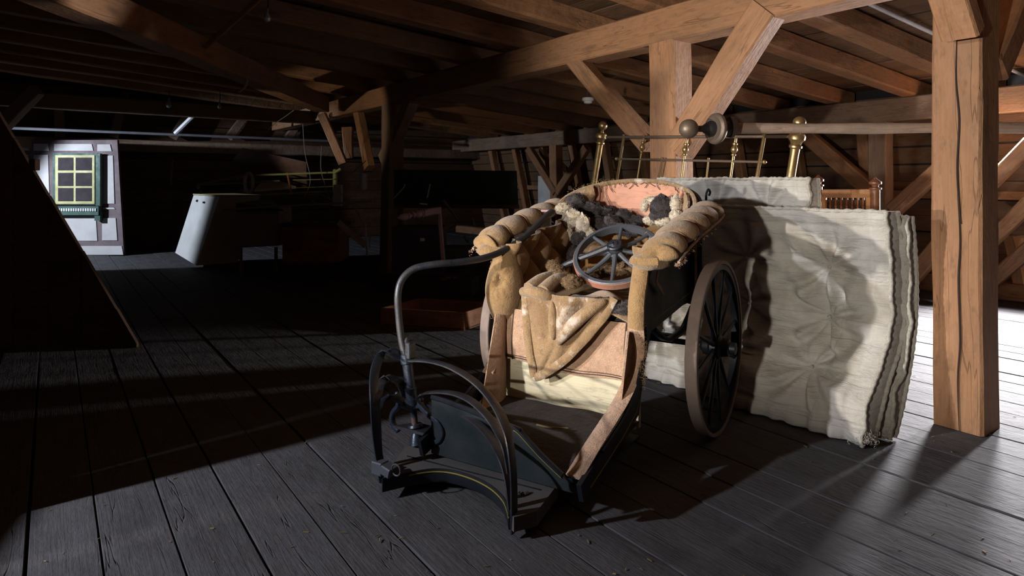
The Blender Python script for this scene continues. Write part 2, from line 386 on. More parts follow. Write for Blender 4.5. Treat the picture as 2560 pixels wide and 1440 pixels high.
for b in (-1.4, -.6, .2, 1.05, 1.82, 2.67, 3.40, 4.28, 5.12, 5.95, 6.85, 7.7, 8.6, 9.45, 10.3, 11.2, 12.1):
    w_ = R_(.15, .19); dz = R_(0, .02)
    beam('joist', AB(-2.8, b, zj(-2.8)+.1+dz), AB(8.05, b+R_(-.05, .05), zj(8.05)+.1+dz), w_, .19, T_, ce, j=.010, ch=.018, n=26)
a = -2.9
while a < 8.3:
    wd_ = R_(.19, .27)
    for c0, c1 in ((-1.7, 5.2+R_(-1, 1)), (None, 13.5)):
        c0 = c0 if c0 is not None else last
        beam('ceiling_board', AB(a+wd_/2, c0, zj(a+wd_/2)+.218+R_(0, .006)), AB(a+wd_/2, c1-.004, zj(a+wd_/2)+.218+R_(0, .006)), wd_-.006, .028, T_board, ce, up=V((0, 0, 1))+_v*.08, j=.002, ch=.002, n=20)
        last = c1
    a += wd_
# walls
wr = empty('wall_right', AB(8.2, 6, 0), kind='structure')
nb = 11
for i in range(nb):
    z0, z1 = i*.2, i*.2+.195; am = 8.62-.5*(i*.2)/2.15
    spans = [(-2.2, 13.5)]
    if .75 < z0+.1 < 2.0: spans = [(-2.2, -.95), (-.1, .95), (2.1, 13.5)]
    for c0, c1 in spans:
        p, q = AB(am, c0, (z0+z1)/2), AB(am, c1, (z0+z1)/2)
        beam('board', p, q, .19+R_(-.003, .006), .026, T_board, wr, up=(_v + V((0, 0, .23))), j=.005, ch=.004, n=24)
for b in (-1.0, -.05, .9, 2.15, 3.05, 3.95, 4.85, 5.75, 6.65, 7.55, 8.45, 9.35, 10.25, 11.15, 12.05):
    beam('rafter', AB(8.42, b+.1, 0), AB(7.95, b+.1, 2.12), .13, .13, T_, wr, j=.008, ch=.012)
beam('sill_timber', AB(7.9, -2, .08), AB(7.9, 13.4, .08), .2, .17, T_, wr, j=.01, ch=.015)
beam('rail', AB(8.3, 2.2, 1.05), AB(8.3, 13.4, 1.05), .1, .09, T_, wr, j=.008)
def opening(name, a, b, w2, z0, z1):                       # a framed dormer window without glass panes shut: casing and bars
    r = empty(name, AB(a, b, z0), kind='structure')
    for s in (-1, 1): beam('frame', AB(a, b+s*w2, z0), AB(a, b+s*w2, z1), .09, .09, T_, r)
    for z in (z0, z1): beam('frame', AB(a, b-w2, z), AB(a, b+w2, z), .09, .09, T_, r)
    return r
opening('window_1', 8.4, 1.52, .55, .85, 2.0); opening('window_2', 8.4, -.52, .42, .85, 2.0)
wb = empty('wall_back', AB(3, 13.4, 0), kind='structure')
for i in range(14):
    z0 = i*.2
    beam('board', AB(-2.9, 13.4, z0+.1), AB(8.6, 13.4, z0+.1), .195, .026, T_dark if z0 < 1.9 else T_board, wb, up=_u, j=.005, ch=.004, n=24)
for z_, h_ in ((2.52, .2), (1.82, .2)): beam('tie_timber', AB(-2.9, 13.1, z_), AB(8.3, 13.1, z_), .18, h_, T_grey, wb, j=.012, ch=.015)
for (x0, x1, wd_) in ((148, 150, .2), (312, 285, .16), (500, 432, .16), (660, 572, .16), (800, 720, .16)):
    beam('stud', on_b(x0, 232, 13.25), on_b(x1, 345, 13.2), wd_, .14, T_grey, wb, up=_v)
wl = empty('wall_left', AB(-2.8, 4, 0), kind='structure')
for i in range(14):
    z0 = i*.2
    for c0, c1 in ([(-2.2, 13)] if not .75 < z0+.1 < 2.0 else [(-2.2, -.05), (.75, 2.55), (3.25, 10.9), (11.7, 13.5)]):
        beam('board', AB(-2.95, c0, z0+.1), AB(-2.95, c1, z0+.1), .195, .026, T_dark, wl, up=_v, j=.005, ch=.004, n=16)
opening('window_3', -2.95, 2.9, .36, .78, 2.2); opening('window_4', -2.95, 11.3, .4, .78, 2.0)
wf = empty('wall_front', AB(3, -2.2, 0), kind='structure')
for i in range(14):
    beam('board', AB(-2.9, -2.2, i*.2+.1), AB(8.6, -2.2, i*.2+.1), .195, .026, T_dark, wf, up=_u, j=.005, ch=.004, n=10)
# outer skins behind the boards (felt and tiles of the roof seen from below through the joints)
for nm, par, q in (('roofing_felt', ce, [AB(-3.2, -2.4, zj(-3.2)+.25), AB(8.6, -2.4, zj(8.6)+.25), AB(8.6, 13.8, zj(8.6)+.25), AB(-3.2, 13.8, zj(-3.2)+.25)]),
                   ('outer_skin', wb, [AB(-3.2, 13.48, -.1), AB(8.9, 13.48, -.1), AB(8.9, 13.48, 3.1), AB(-3.2, 13.48, 3.1)]),
                   ('outer_skin', wf, [AB(-3.2, -2.28, -.1), AB(8.9, -2.28, -.1), AB(8.9, -2.28, 3.1), AB(-3.2, -2.28, 3.1)])):
    nn = (q[1]-q[0]).cross(q[2]-q[0]).normalized(); make(nm, prism(q, nn*.03 if (nm == 'roofing_felt') else (_u*.03 if q[0].dot(_u) > 0 else -_u*.03)), DARKM, par, smooth=False)
def skin(par, afn, spans, push):
    for c0, c1, z0, z1 in spans:
        make('outer_skin', prism([AB(afn(z0), c0, z0), AB(afn(z0), c1, z0), AB(afn(z1), c1, z1), AB(afn(z1), c0, z1)], _v*push), DARKM, par, smooth=False)
skin(wr, lambda z: 8.67-.5*z/2.15, [(-2.3, 13.7, -.1, .8), (-2.3, 13.7, 2.0, 2.5), (-2.3, -.95, .8, 2.0), (-.1, .95, .8, 2.0), (2.1, 13.7, .8, 2.0)], .03)
skin(wl, lambda z: -2.99, [(-2.3, 13.7, -.1, .8), (-2.3, 13.7, 2.0, 3.1), (-2.3, -.05, .8, 2.0), (.75, 2.55, .8, 2.0), (3.25, 10.9, .8, 2.0), (11.7, 13.7, .8, 2.0)], -.03)
# ------------------------------------------------------------------ timber frame
def timber(name, p0, p1, wd, ht, label, cat, mat=T_, up=UP, group=None, **k):
    return beam(name, p0, p1, wd, ht, mat, None, up=up, label=label, cat=cat, group=group, **{'j': .007, 'ch': .012, **k})
timber('timber_beam', AB(3.67, -1.8, 2.325), AB(3.67, 13.4, 2.31), .22, .25, 'long hewn timber beam carried by the square posts over the carriage and bed', 'beam', n=26)
timber('timber_post', AB(3.667, 1.35, 0), AB(3.667, 1.352, 2.2), .215, .215, 'thick square timber post with a long split down its lit face, beside the mattress', 'post', up=_u, n=24, j=.005)
# the long drying split of that post: a real dark groove strip let into its face
def crackstrip(pts, w0, a=3.5555):
    P = [on_a(x, y, a) for x, y in pts]; return tube(P, .006, sub=5, seg=6, up=_v, rf=lambda t: w0*(.35+.65*math.sin(math.pi*min(1, t*1.05)))+.001)
po = bpy.data.objects['timber_post']
make('split', [crackstrip([(2392, 95), (2390, 200), (2398, 300), (2393, 420), (2398, 520), (2402, 560)], .004),
               crackstrip([(2394, 480), (2400, 600), (2396, 700), (2400, 850), (2394, 950), (2398, 1078)], .0036)], plain('dark_split', (.03, .015, .01), rough=1), po, label='dark drying split')
timber('timber_post', AB(3.66, 3.23, 0), AB(3.66, 3.23, 2.2), .24, .20, 'lit square timber post behind the brass bed end with braces on both sides', 'post', up=_v)
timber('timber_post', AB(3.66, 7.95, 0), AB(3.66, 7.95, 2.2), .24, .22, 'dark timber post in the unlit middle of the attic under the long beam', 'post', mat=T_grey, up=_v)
timber('timber_brace', on_a(1928, 24, 3.63), on_a(1694, 372, 3.63), .20, .15, 'broad slanting brace rising right from the lit post to the long beam', 'brace', up=_v, mat=T_)
timber('timber_brace', on_a(1436, 138, 3.64), on_a(1622, 362, 3.64), .14, .13, 'slanting brace rising left from the lit post to the long beam', 'brace', up=_v)
pb = on_a(2402, 78, 3.50)
timber('timber_brace', pb+V((0, 0, -.01)), pb - _v*.50 + V((0, 0, .62)), .16, .10, 'sawn brace end fixed high on the front of the split post', 'brace', up=_v)
timber('timber_brace', AB(3.8, 1.30, 1.75), AB(4.35, 1.30, 2.35), .14, .12, 'dark brace behind the top of the split post', 'brace', up=_u)
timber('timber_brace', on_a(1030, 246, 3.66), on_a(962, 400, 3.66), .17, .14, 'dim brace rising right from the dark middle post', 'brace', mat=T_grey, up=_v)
timber('timber_brace', on_a(893, 272, 3.66), on_a(926, 420, 3.66), .15, .12, 'brace rising left from the dark middle post, catching light', 'brace', up=_v)
timber('timber_brace', on_Y(806, 285, 10.2), on_Y(856, 410, 10.2), .13, .12, 'leftmost lit brace before the dark middle post', 'brace', up=(0, 1, 0))
timber('timber_stub', on_Y(870, 318, 10.4), on_Y(874, 396, 10.4), .17, .12, 'short upright timber stub with a pointed lower end between two braces', 'timber', up=(0, 1, 0), taper=.75)
timber('timber_plate', AB(7.78, -1.8, 2.005), AB(7.78, 13.4, 2.0), .2, .26, 'long horizontal wall plate of grey brown timber along the eaves', 'beam', mat=T_grey)
p2 = on_a(2194, 520, 7.72); b2 = p2.dot(_u)
timber('timber_post', AB(7.78, b2, .16), AB(7.78, b2, 1.9), .2, .18, 'shadowy post under the wall plate behind the small bed end', 'post', mat=T_grey, up=_v)
p3 = on_a(1390, 450, 7.78); b3 = p3.dot(_u)
timber('timber_post', AB(7.78, b3, .16), AB(7.78, b3, 1.9), .2, .18, 'small far post with a V of two braces under the wall plate', 'post', up=_v)
timber('timber_brace', on_a(1322, 370, 7.74), on_a(1392, 482, 7.74), .15, .12, 'far brace rising left from the small far post', 'brace', up=_v)
timber('timber_brace', on_a(1468, 368, 7.74), on_a(1396, 482, 7.74), .15, .12, 'far brace rising right from the small far post', 'brace', up=_v)
timber('timber_brace', on_a(2012, 332, 7.7), on_a(2176, 474, 7.7), .17, .14, 'brace falling right to the shadowy post behind the small bed end', 'brace', up=_v)
timber('timber_strut', on_a(2232, 524, 7.3), on_a(2470, 318, 7.3), .15, .13, 'long strut behind the split post with a glowing orange underside', 'strut', up=_v)
timber('timber_strut', on_a(2240, 528, 7.4), on_a(2242, 640, 7.4), .07, .07, 'thin upright batten edge glowing orange beside the mattress', 'strut', up=_v)
timber('timber_strut', on_a(2244, 734, 7.2), on_a(2400, 560, 7.2), .15, .13, 'low strut rising behind the split post just above the bright floor', 'strut', up=_v)
for q, (x0, y0, x1, y1, d_) in enumerate(((2440, 500, 2640, 290, 'upper'), (2440, 640, 2640, 450, 'middle'), (2440, 735, 2640, 560, 'lowest'))):
    timber('timber_strut', on_a(x0, y0, 7.5+q*.06), on_a(x1, y1, 7.5+q*.06), .13, .12, d_ + ' of the three sunlit struts to the right of the split post', 'strut', up=_v)
for q, (x0, x1) in enumerate(((2522, 2552), (2548, 2580))):
    timber('lath', on_a(x0-6, 590, 7.9), on_a(x1, 728, 7.9), .1, .03, ('slanting', 'second slanting')[q]+' orange lath leaning by the bright eaves', 'lath', up=_v, mat=PALEWOOD)
timber('hip_beam', (-2.78, 2.0, 2.36), (-2.72, 9.4, 2.30), .22, .22, 'heavy dark beam crossing the upper left of the roof from front to back', 'beam', mat=T_, n=26)
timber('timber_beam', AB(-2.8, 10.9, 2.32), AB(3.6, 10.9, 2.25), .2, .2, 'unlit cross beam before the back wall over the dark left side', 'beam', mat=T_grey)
timber('timber_brace', on_Y(-10, 330, 8.5), on_Y(95, 226, 8.5), .16, .14, 'unlit brace at the top left corner by the boarded partition', 'brace', mat=T_grey, up=(0, 1, 0))
# boarded stair partition, then unseen boards added to block light
sp = empty('board_screen', on_Y(150, 860, 4.7)*1.0, label='dark boarded stair partition with a slanting top edge on the left', cat='partition')
def diag(x): return 290+1.665*max(0, x)
xs = [-260, -170, -90, -52, 33, 120, 203, 290, 342]
for x0, x1 in zip(xs, xs[1:]):
    yt0, yt1 = (diag(x0) if x0 >= 0 else 290+1.665*x0), (diag(x1) if x1 > 0 else 290+1.665*x1); yt0 = max(yt0, -40); yt1 = max(yt1, -30)
    pl = [on_Y(x0+.8, 869, 4.7), on_Y(x1-.8, 869, 4.7), on_Y(x1-.8, min(yt1, 866), 4.7), on_Y(x0+.8, yt0, 4.7)]
    make('board', prism(pl, (0, .03, 0)), T_dark, sp, smooth=False)
make('hook_block', box((0, 0, 0), (.05, .05, .08), Matrix.Translation(on_Y(86, 412, 4.68))), T_dark, sp)
s2 = empty('board_screen', (-2.4, 3.1, 0), label='unseen dark boards added out on the left to block the window light', cat='partition')
P0, P1 = V((-1.90, 2.27, 0)), V((-3.14, 3.86, 0)); dd = (P1-P0).normalized()  # tall row out of view, added to keep the floor behind it dark
for i in range(10):
    q0 = P0+dd*(i*.2016); hgt = 1.45
    beam('board', q0+dd*.1, q0+dd*.1+V((0, 0, hgt)), .204, .03, T_dark, s2, up=dd.cross(V((0, 0, 1))), n=4)

Pc = V((-2.40, 1.345, 0)); pd = V((-.342, .94, 0))  # low row out of view, added as a sill cutting the hatch lamp's low rays
for i in range(7):
    q0 = Pc+pd*(-.70+i*.2016)
    beam('board', q0, q0+V((0, 0, .88)), .204, .03, T_dark, s2, up=pd.cross(V((0, 0, 1))), n=4)

opening('window_5', -2.95, .35, .4, .78, 2.0)
s3 = empty('low_light_blocker', (-1.6, -.3, 0), label='unseen low upright boards added before the hatch to cut its low light', cat='light_blocker')
d3 = V((-.79, .61, 0))  # added out of view to stop the near left lamp's low rays
for i in range(8):
    q0 = V((-1.61, -.24, 0)) + d3*(-.8+i*.2016)
    beam('board', q0, q0+V((0, 0, .905)), .204, .03, T_dark, s3, up=d3.cross(V((0, 0, 1))), n=4)
s4 = empty('rear_light_blocker', (-7.2, 7.6, 0), label='unseen upright boards added to shade the light of the rear left hatch', cat='light_blocker')
for i in range(7):  # added out of view to give the rear hatch light its shadow edge
    q0 = V((-7.2, 8.22-i*.2016, 0)); beam('board', q0, q0+V((0, 0, 1.82)), .204, .03, T_dark, s4, up=(1, 0, 0), n=4)
# ================================================================== THE WHEELED CHAIR
ch = empty('bath_chair', tuple(CM.translation), 'old black three-wheeled invalid chair with torn tan buttoned upholstery, its front wheel missing', 'wheeled chair', rot=CT)
BV = CM.to_3x3() @ V((0, 1, 0)); SV = CM.to_3x3() @ V((1, 0, 0))
def pc(poly, axis, off):       # polygon in the chair frame: axis 'x' -> (y,z) points, axis 'y' -> (x,z) points, 'z' -> (x,y)
    return [C(off, p[0], p[1]) if axis == 'x' else C(p[0], off, p[1]) if axis == 'y' else C(p[0], p[1], off) for p in poly]
SIDE = [(-1.17, .17), (-1.0, .225), (-.80, .285), (-.68, .35), (-.60, .45), (-.565, .56), (-.59, .67), (-.54, .79), (-.48, .88), (-.2, .93), (.12, .97), (.24, .98), (.30, .64), (-.10, .60), (-.50, .56), (-.57, .44), (-.64, .25), (-1.15, .105)]
for s in (-1, 1):
    make('side_panel', prism(pc(SIDE, 'x', s*.36), SV*(-s)*.018), BLACKP, ch, smooth=False)
    # pinstripe and shiny edge moulding
    make('edge_moulding', tube([C(s*.358, y, z) for y, z in SIDE[1:9]], .009, seg=8), BLACKP, ch)
    make('pinstripe', [tube([C(s*.3605, -.50, .60), C(s*.3605, -.1, .637), C(s*.3605, .2, .66)],   .0016, sub=1, seg=4),
                       tube([C(s*.3605, -1.1, .135), C(s*.3605, -.67, .27), C(s*.3605, -.60, .44)], .0022, sub=3, seg=4)], YEL, ch, label='thin yellow pinstripe')
make('footwell_floor', prism(pc([(-.34, -1.085), (.34, -1.085), (.34, -.58), (-.34, -.58)], 'z', .13), (0, 0, .012)), BLACKP, ch, smooth=False)
def flr(u, v):
    x = -.335+.67*u; y = -1.08+.50*v; return C(x, y, .148+.05*v + .012*NZ.noise(V((x*5, y*5, 1))) + .03*abs(u-.5)**3*6*(1-v))
make('footwell_mat', grid(flr, 30, 26, .01), CARP, ch, label='worn brown felt lining of the footwell')
make('straw_wisp', tube([C(-.01, -.83, .196), C(.06, -.835, .20), (C(.12, -.80, .198))], .004, seg=5), STRAWM, ch)
make('riser_board', prism(pc([(-.335, .17), (.335, .17), (.335, .60), (-.335, .60)], 'y', -.575), BV*.02), CREAM, ch, M=None, smooth=False, label='cream painted board below the seat')
for s in (-1, 1):
    def pad(u, v, s=s):
        return C(s*(.322-.02*math.sin(math.pi*u)), -.57-.20*u*(1-v*.6)-.02, .17+.40*v+.02*u)
    make('footwell_side_lining', grid(pad, 12, 16, .008), LEATH, ch)
def apron(u, v):
    x = -.335+.67*u; z = .372+.235*v - .025*u*(1-v) + .01*math.sin(u*9)*(1-v)
    return C(x, -.60-.012*math.sin(u*7+v*3)-.012*NZ.noise(V((x*6, z*6, 3))), z)
make('leather_apron', grid(apron, 50, 26, .006), LEATH, ch, label='scuffed leathercloth flap over the cream board')
make('apron_seam', [tube([apron(u/12, .05)+BV*-.004 for u in range(13)], .0022, sub=2, seg=4), tube([apron(u/12, .09)+BV*-.004 for u in range(13)], .0018, sub=2, seg=4),
                    tube([apron(.10, v/8)+BV*-.004 for v in range(9)], .002, sub=2, seg=4), tube([apron(.93, v/8)+BV*-.004 for v in range(9)], .002, sub=2, seg=4)], THREAD, ch)
FP = [(-.345, .10), (.31, .10), (.31, .115), (.25, .15), (.16, .205), (.075, .268), (.05, .278), (-.24, .318), (-.345, .325)]
make('front_panel', prism(pc(FP, 'y', -1.10), BV*.018), GREENP, ch, smooth=False)
make('front_lip', tube([C(x, -1.095, z) for x, z in FP[3:]], .011, sub=3, seg=8), BLACKP, ch)
make('pinstripe', tube([C(x, -1.107, z-.004) for x, z in FP[3:7]], .0014, sub=3, seg=4), YEL, ch, label='thin yellow pinstripe')
make('seat_board', box((0, 0, 0), (.67, .84, .03), CM @ Matrix.Translation((0, -.15, .60))), BLACKP, ch)
def seatpad(u, v):
    x = -.325+.65*u; y = -.57+.86*v; return C(x, y, .655+.03*NZ.noise(V((x*5, y*5, 2)))+.035*math.sin(math.pi*u)*math.sin(math.pi*v))
make('seat_cushion', grid(seatpad, 26, 30, .05), HORSE, ch)
# back shell
def arc(t): ph = t*1.50; return .385*math.sin(ph), .02+.275*math.cos(ph)
def ztop(t): return 1.03+.17*max(0, math.cos(t*1.50))**.75
def bk(r0, z0, z1):
    def f(u, v):
        t = -1+2*u; x, y = arc(t); zt = ztop(t)
        return C(x*r0, (y-.02)*r0+.02, z0+(min(z1, 9)-z0)*v if z1 < 9 else z0+(zt-z0)*v)
    return f
make('back_shell', grid(bk(1.05, .56, 99), 40, 8, .016), BLACKP, ch)
make('back_board', grid(bk(1.0, .985, 99), 40, 8, .012), PINK, ch, M=CM @ Matrix.Translation((0, .3, 1)), label='bare reddish board of the back')
make('back_board', grid(bk(1.0, .60, .98), 40, 8, .012), YBOARD, ch, M=CM @ Matrix.Translation((0, .3, .8)), label='bare yellowish lower board of the back')
def rimpts(t0, t1, n=14, r0=1.0, dz=0): 
    out = []
    for i in range(n+1):
        t = t0+(t1-t0)*i/n; x, y = arc(t); out.append(C(x*r0, (y-.02)*r0+.02, ztop(t)+dz))
    return out
make('back_rim', tube(rimpts(-1, 1, 26), .013, sub=2, seg=7), SACK, ch, label='frayed rim of the back')
for (t0, t1) in ((-1, -.5), (.72, 1.02)):
    def rp(u, v, t0=t0, t1=t1):
        t = t0+(t1-t0)*u; x, y = arc(t); k = .93-.05*math.sin(v*math.pi); zt = ztop(t)
        wdt = .14*math.sin(math.pi*(.15+.7*u)) if t0 < 0 else .16*math.sin(math.pi*(.2+.75*u))
        return C(x*k, (y-.02)*k+.02, zt+.01-wdt*v*1.1+.008*NZ.noise(V((u*9, v*9, t0))))
    make('back_padding', grid(rp, 26, 12, .012), SACK, ch)
for i in range(26):
    t = -.45+1.0*i/25+R_(-.02, .02); x, y = arc(t); zt = ztop(t); ln = random.choice((.02, .03, .045, .12, .05, .02))*R_(.7, 1.3); k = .97
    p = C(x*k, (y-.02)*k+.02, zt+.005); make('hanging_thread', tube([p, p+SV*R_(-.012, .012)-V((0, 0, ln*.5)), p+SV*R_(-.025, .025)-V((0, 0, ln))], .0017, sub=3, seg=4), THREAD, ch)
def frizz(name, cen, spread, n, ln, r, mat, parent, sd=1, **k):
    rr = random.Random(sd); vs, fs = [], []
    for _ in range(n):
        p = cen(rr) if callable(cen) else V(cen)+V((rr.gauss(0, spread[0]), rr.gauss(0, spread[1]), rr.gauss(0, spread[2])))
        d = V((rr.gauss(0, 1), rr.gauss(0, 1), rr.gauss(0, 1))).normalized(); q = V((rr.gauss(0, 1), rr.gauss(0, 1), rr.gauss(0, 1))).cross(d).normalized()
        n0 = len(vs); sg = 5
        for i in range(sg+1):
            a = i*1.15; pt = p + d*ln*i/sg*.6 + q*math.sin(a)*ln*.28 + d.cross(q)*math.cos(a)*ln*.28
            wv = q.cross(V((0.3, 1, .2))).normalized()*r*(1-.5*i/sg); vs += [pt-wv, pt+wv]
            if i: fs.append((n0+2*i-2, n0+2*i-1, n0+2*i+1, n0+2*i))
    return make(name, (vs, fs), mat, parent, smooth=False, **k)
frizz('frayed_straw', lambda r: rimpts(-.75, -.25, 20)[r.randint(0, 20)]+V((r.gauss(0, .01), r.gauss(0, .01), r.gauss(0, .01))), None, 150, .035, .0008, STRAWM, ch, 3, kind='stuff')
frizz('frayed_straw', lambda r: rimpts(.62, .8, 10, .95)[r.randint(0, 10)]-V((0, 0, abs(r.gauss(0, .06)))), None, 120, .03, .0009, THREAD, ch, 4, kind='stuff')
# armrests: stuffed rolls with stitched flutes
def armrest(s):
    pts = smoothpts([C(s*.425, -.60, .885), C(s*.428, -.5, .925), C(s*.43, -.3, .975), C(s*.43, -.1, 1.01), C(s*.425, .08, 1.04), C(s*.405, .2, 1.06)], 16)
    n = len(pts); seg = 26; vs, fs = [], []
    for i, p in enumerate(pts):
        t = i/(n-1); a = pts[max(0, i-1)]; b = pts[min(n-1, i+1)]; d = (b-a).normalized(); sd = SV*s; nd = sd.cross(d)*(-s if s > 0 else 1)
        nd = nd if nd.z > 0 else -nd
        fl_ = abs(math.sin(math.pi*(t*6.2+.35)))**.6
        env = min(1, (t/.07)**.5) * min(1, ((1-t)/.10)**.5)
        for q in range(seg):
            an = 2*math.pi*q/seg; up_ = math.sin(an)
            sw = .03*math.sin(an*1)*0
            k = (.70+.30*fl_)*(1 if up_ > -.2 else .97)
            rx, rz = .088*env*k, (.058 if up_ > 0 else .028)*env*k
            rx *= 1+.03*NZ.noise(V((t*9, q*.4, s)))
            skew = .035*math.cos(an)*env        # the flutes curve forward
            vs.append(p + sd*math.cos(an)*rx + nd*up_*rz + d*(skew*.5-.02*abs(math.cos(an)))*1.0)
        if i:
            for q in range(seg): fs.append((i*seg-seg+q, i*seg-seg+(q+1) % seg, i*seg+(q+1) % seg, i*seg+q))
    fs += [tuple(range(seg-1, -1, -1)), tuple((n-1)*seg+q for q in range(seg))]
    o = make('armrest', (vs, fs), BURLAP, ch, sharp=80)
    for k in range(1, 6):
        i = int((k-.35)/6.2*(n-1)); p = pts[i]; d = (pts[i+1]-pts[i-1]).normalized(); nd = V((0, 0, 1))
        make('flute_cord', tube([p+SV*s*math.cos(a)*.0715*1.0+nd*math.sin(a)*.047+d*(.0175*math.cos(a)-.02*abs(math.cos(a))) for a in [math.pi*j/10 for j in range(11)]], .0032, sub=2, seg=5), SACK, o)
    pp = [p+SV*s*.082-V((0, 0, .02)) for p in pts[4:-8:4]]
    make('piping', tube(pp, .006, sub=2, seg=6), LEATH, o)
    frizz('fringe', lambda r: pp[r.randint(0, len(pp)-1)]-V((0, 0, .012))+V((r.gauss(0, .008), r.gauss(0, .008), r.gauss(0, .004))), None, 150, .022, .0009, LEATH, o, 9+s, kind='stuff')
    # rounded stuffed end turning down in front
    make('armrest_front', ball(C(s*.385, -.575, .868), .07, (1.25, .95, .55), 18, .2), BURLAP, ch)
armrest(-1); armrest(1)
# buttoned side padding (inside faces)
def sidepad(s):
    def f(u, v):
        y = (-.585 if s < 0 else -.44)+.66*u; zt = .905+.10*u; zb = .575+.17*u*u+.0*u + (.06*(1-u)**6)
        z = zb+(zt-zb)*v
        a, b = u*6.0, v*3.0
        # diamond tufts
        g1 = abs(math.sin(math.pi*(a/2+b/2))); g2 = abs(math.sin(math.pi*(a/2-b/2)))
        puff = .062*(g1*g2)**.42
        edge = min(1, u/.08)**.5
        roll = .03*math.exp(-((u-.05)/.06)**2)
        return C(s*(.345-puff*edge-.012-roll), y-.012*math.cos(math.pi*(v-.5))*(1 if u < .1 else 0), z)
    o = make('side_padding', grid(f, 84, 46, .02), BURLAP, ch, sharp=80)
    bt = []
    for i in range(1, 6):
        for j in range(1, 3):
            if (i+j) % 2 == 0: bt.append(ball(f(i/6, j/3)-SV*s*.006, .009, seg=8))
    make('button', bt, SACK, o, kind='stuff')
    return f
sidepad(1); spf = sidepad(-1)
# left front bolster: big buttoned roll end with the deep pucker
def bol(u, v):
    an = -1.9+3.8*u; z = .555+.335*v; rr = (.088+.010*math.sin(v*5))*math.sin(math.pi*(.12+.8*v))**.5
    d2 = ((u-.55)*1.2)**2+((v-.58)*.8)**2; rr -= .035*math.exp(-d2/.006); rr += .006*math.sin(math.atan2(v-.58, (u-.55)*1.5)*11)*math.exp(-d2/.03)
    return C(-.335+math.sin(an)*rr*.95, -.555-math.cos(an)*rr-.02*(1-v), z)
make('front_bolster', grid(bol, 44, 40, .01), BURLAP, ch, sharp=80)
make('button', ball(bol(.55, .58)-BV*.002, .009, seg=8), SACK, ch)
# rolled burlap edge strips running down both sides of the opening
RS = [(.345, -.56, .88), (.350, -.60, .80), (.350, -.635, .70), (.345, -.625, .60), (.335, -.590, .50), (.33, -.62, .41), (.325, -.72, .335), (.325, -.86, .285), (.325, -1.0, .240), (.315, -1.13, .175)]
make('edge_roll', tube([C(x, y-.005, z) for x, y, z in RS[:4]], .02, seg=10, flat=(.036, .024), up=SV), BURLAP, ch)
make('edge_roll', tube([C(x, y-.005, z) for x, y, z in RS[3:]], .02, seg=10, flat=(.034, .007), up=SV), LEATH, ch)
make('edge_roll', tube([C(-x, y-.005, z) for x, y, z in RS[3:7]], .02, seg=10, flat=(.030, .008), up=SV), LEATH, ch)
frizz('frayed_edge', lambda r: (lambda q: C(.365, q[1]+r.gauss(0, .006), q[2]+r.gauss(0, .03)))(RS[r.randint(0, 5)]), None, 260, .03, .001, SACK, ch, 21, kind='stuff')
frizz('frayed_edge', lambda r: C(-.375, -.60+r.gauss(0, .012), .56+r.random()*.26), None, 160, .03, .001, SACK, ch, 22, kind='stuff')
make('torn_strap', [tube([CL(1648, 655, x=.372), CL(1644, 685, x=.385), CL(1642, 705, x=.385), CL(1652, 722, x=.385), CL(1658, 735, x=.38)], .006, flat=(.012, .003), seg=8)], BURLAP, ch)
# torn cloth hanging over the seat front
def lerp(a, b, t): return a+(b-a)*t
def poly_at(P, t):
    t = max(0, min(.9999, t))*(len(P)-1); i = int(t); return V(P[i]).lerp(V(P[i+1]), t-i)
LE = [(-.18, .70), (-.175, .62), (-.165, .52), (-.15, .42), (-.125, .325)]
RE = [(.245, .71), (.215, .64), (.14, .545), (.04, .44), (-.095, .33)]
def drape(u, v):
    a, b = poly_at(LE, v), poly_at(RE, v); p = a.lerp(b, u); amp = (1-v)**.8
    fold = .022*amp*(math.sin(u*17-v*5)*(.3+.7*u)) + .03*math.exp(-((u-.62+.25*v)/.09)**2)*(1-v) 
    return C(p.x, -.632-.02*math.sin(math.pi*u)*(1-v)-fold-.03*v*(1-v), p.y)
make('torn_seat_cover', grid(drape, 60, 44, .008), SACK, ch, sharp=80, label='torn brown seat cover hanging down in folds')
hem = [drape(0, v/8)-BV*.008 for v in range(9)] + [drape(1, 1-v/8)-BV*.012 for v in range(1, 9)]
make('cover_hem', tube(hem, .017, sub=4, seg=10, flat=(.02, .012), up=SV), SACK, ch)
make('rolled_fold', [tube([C(-.19, -.645, .70), C(-.14, -.66, .71), (C(-.07, -.655, .70)), C(-.045, -.62, .69)], .026, seg=12, rf=lambda t: .026-.006*abs(2*t-1)),
                     tube([C(-.155, -.64, .715), C(-.14, -.57, .745), C(-.12, -.48, .755), C(-.10, -.40, .74)], .034, seg=12, rf=lambda t: .035-.014*t),
                     tube([C(-.085, -.64, .71), C(-.07, -.56, .75), C(-.05, -.47, .755)], .034, seg=12, rf=lambda t: .036-.014*t)], SACK, ch, sharp=80)
def hump(u, v):
    a = math.pi*v; x = lerp(-.02, .33, u)
    return C(x+.02*math.sin(v*6), -.64+.26*v, .635+.07*math.sin(a)**.7*math.sin(math.pi*(.2+.7*u))+.012*math.sin(u*11+v*4))
make('seat_cover_hump', grid(hump, 40, 24, .01), SACK, ch, sharp=80)
make('cover_fold', [tube([drape(.35, .1)-BV*.01, drape(.42, .35)-BV*.02, drape(.5, .55)-BV*.014], .02, seg=10, rf=lambda t: .004+.018*math.sin(math.pi*t)**.6),
                    tube([drape(.95, .03)-BV*.015, drape(.8, .22)-BV*.03, drape(.68, .42)-BV*.03, drape(.62, .6)-BV*.02], .02, seg=10, rf=lambda t: .005+.024*math.sin(math.pi*t)**.6)], SACK, ch, sharp=80)
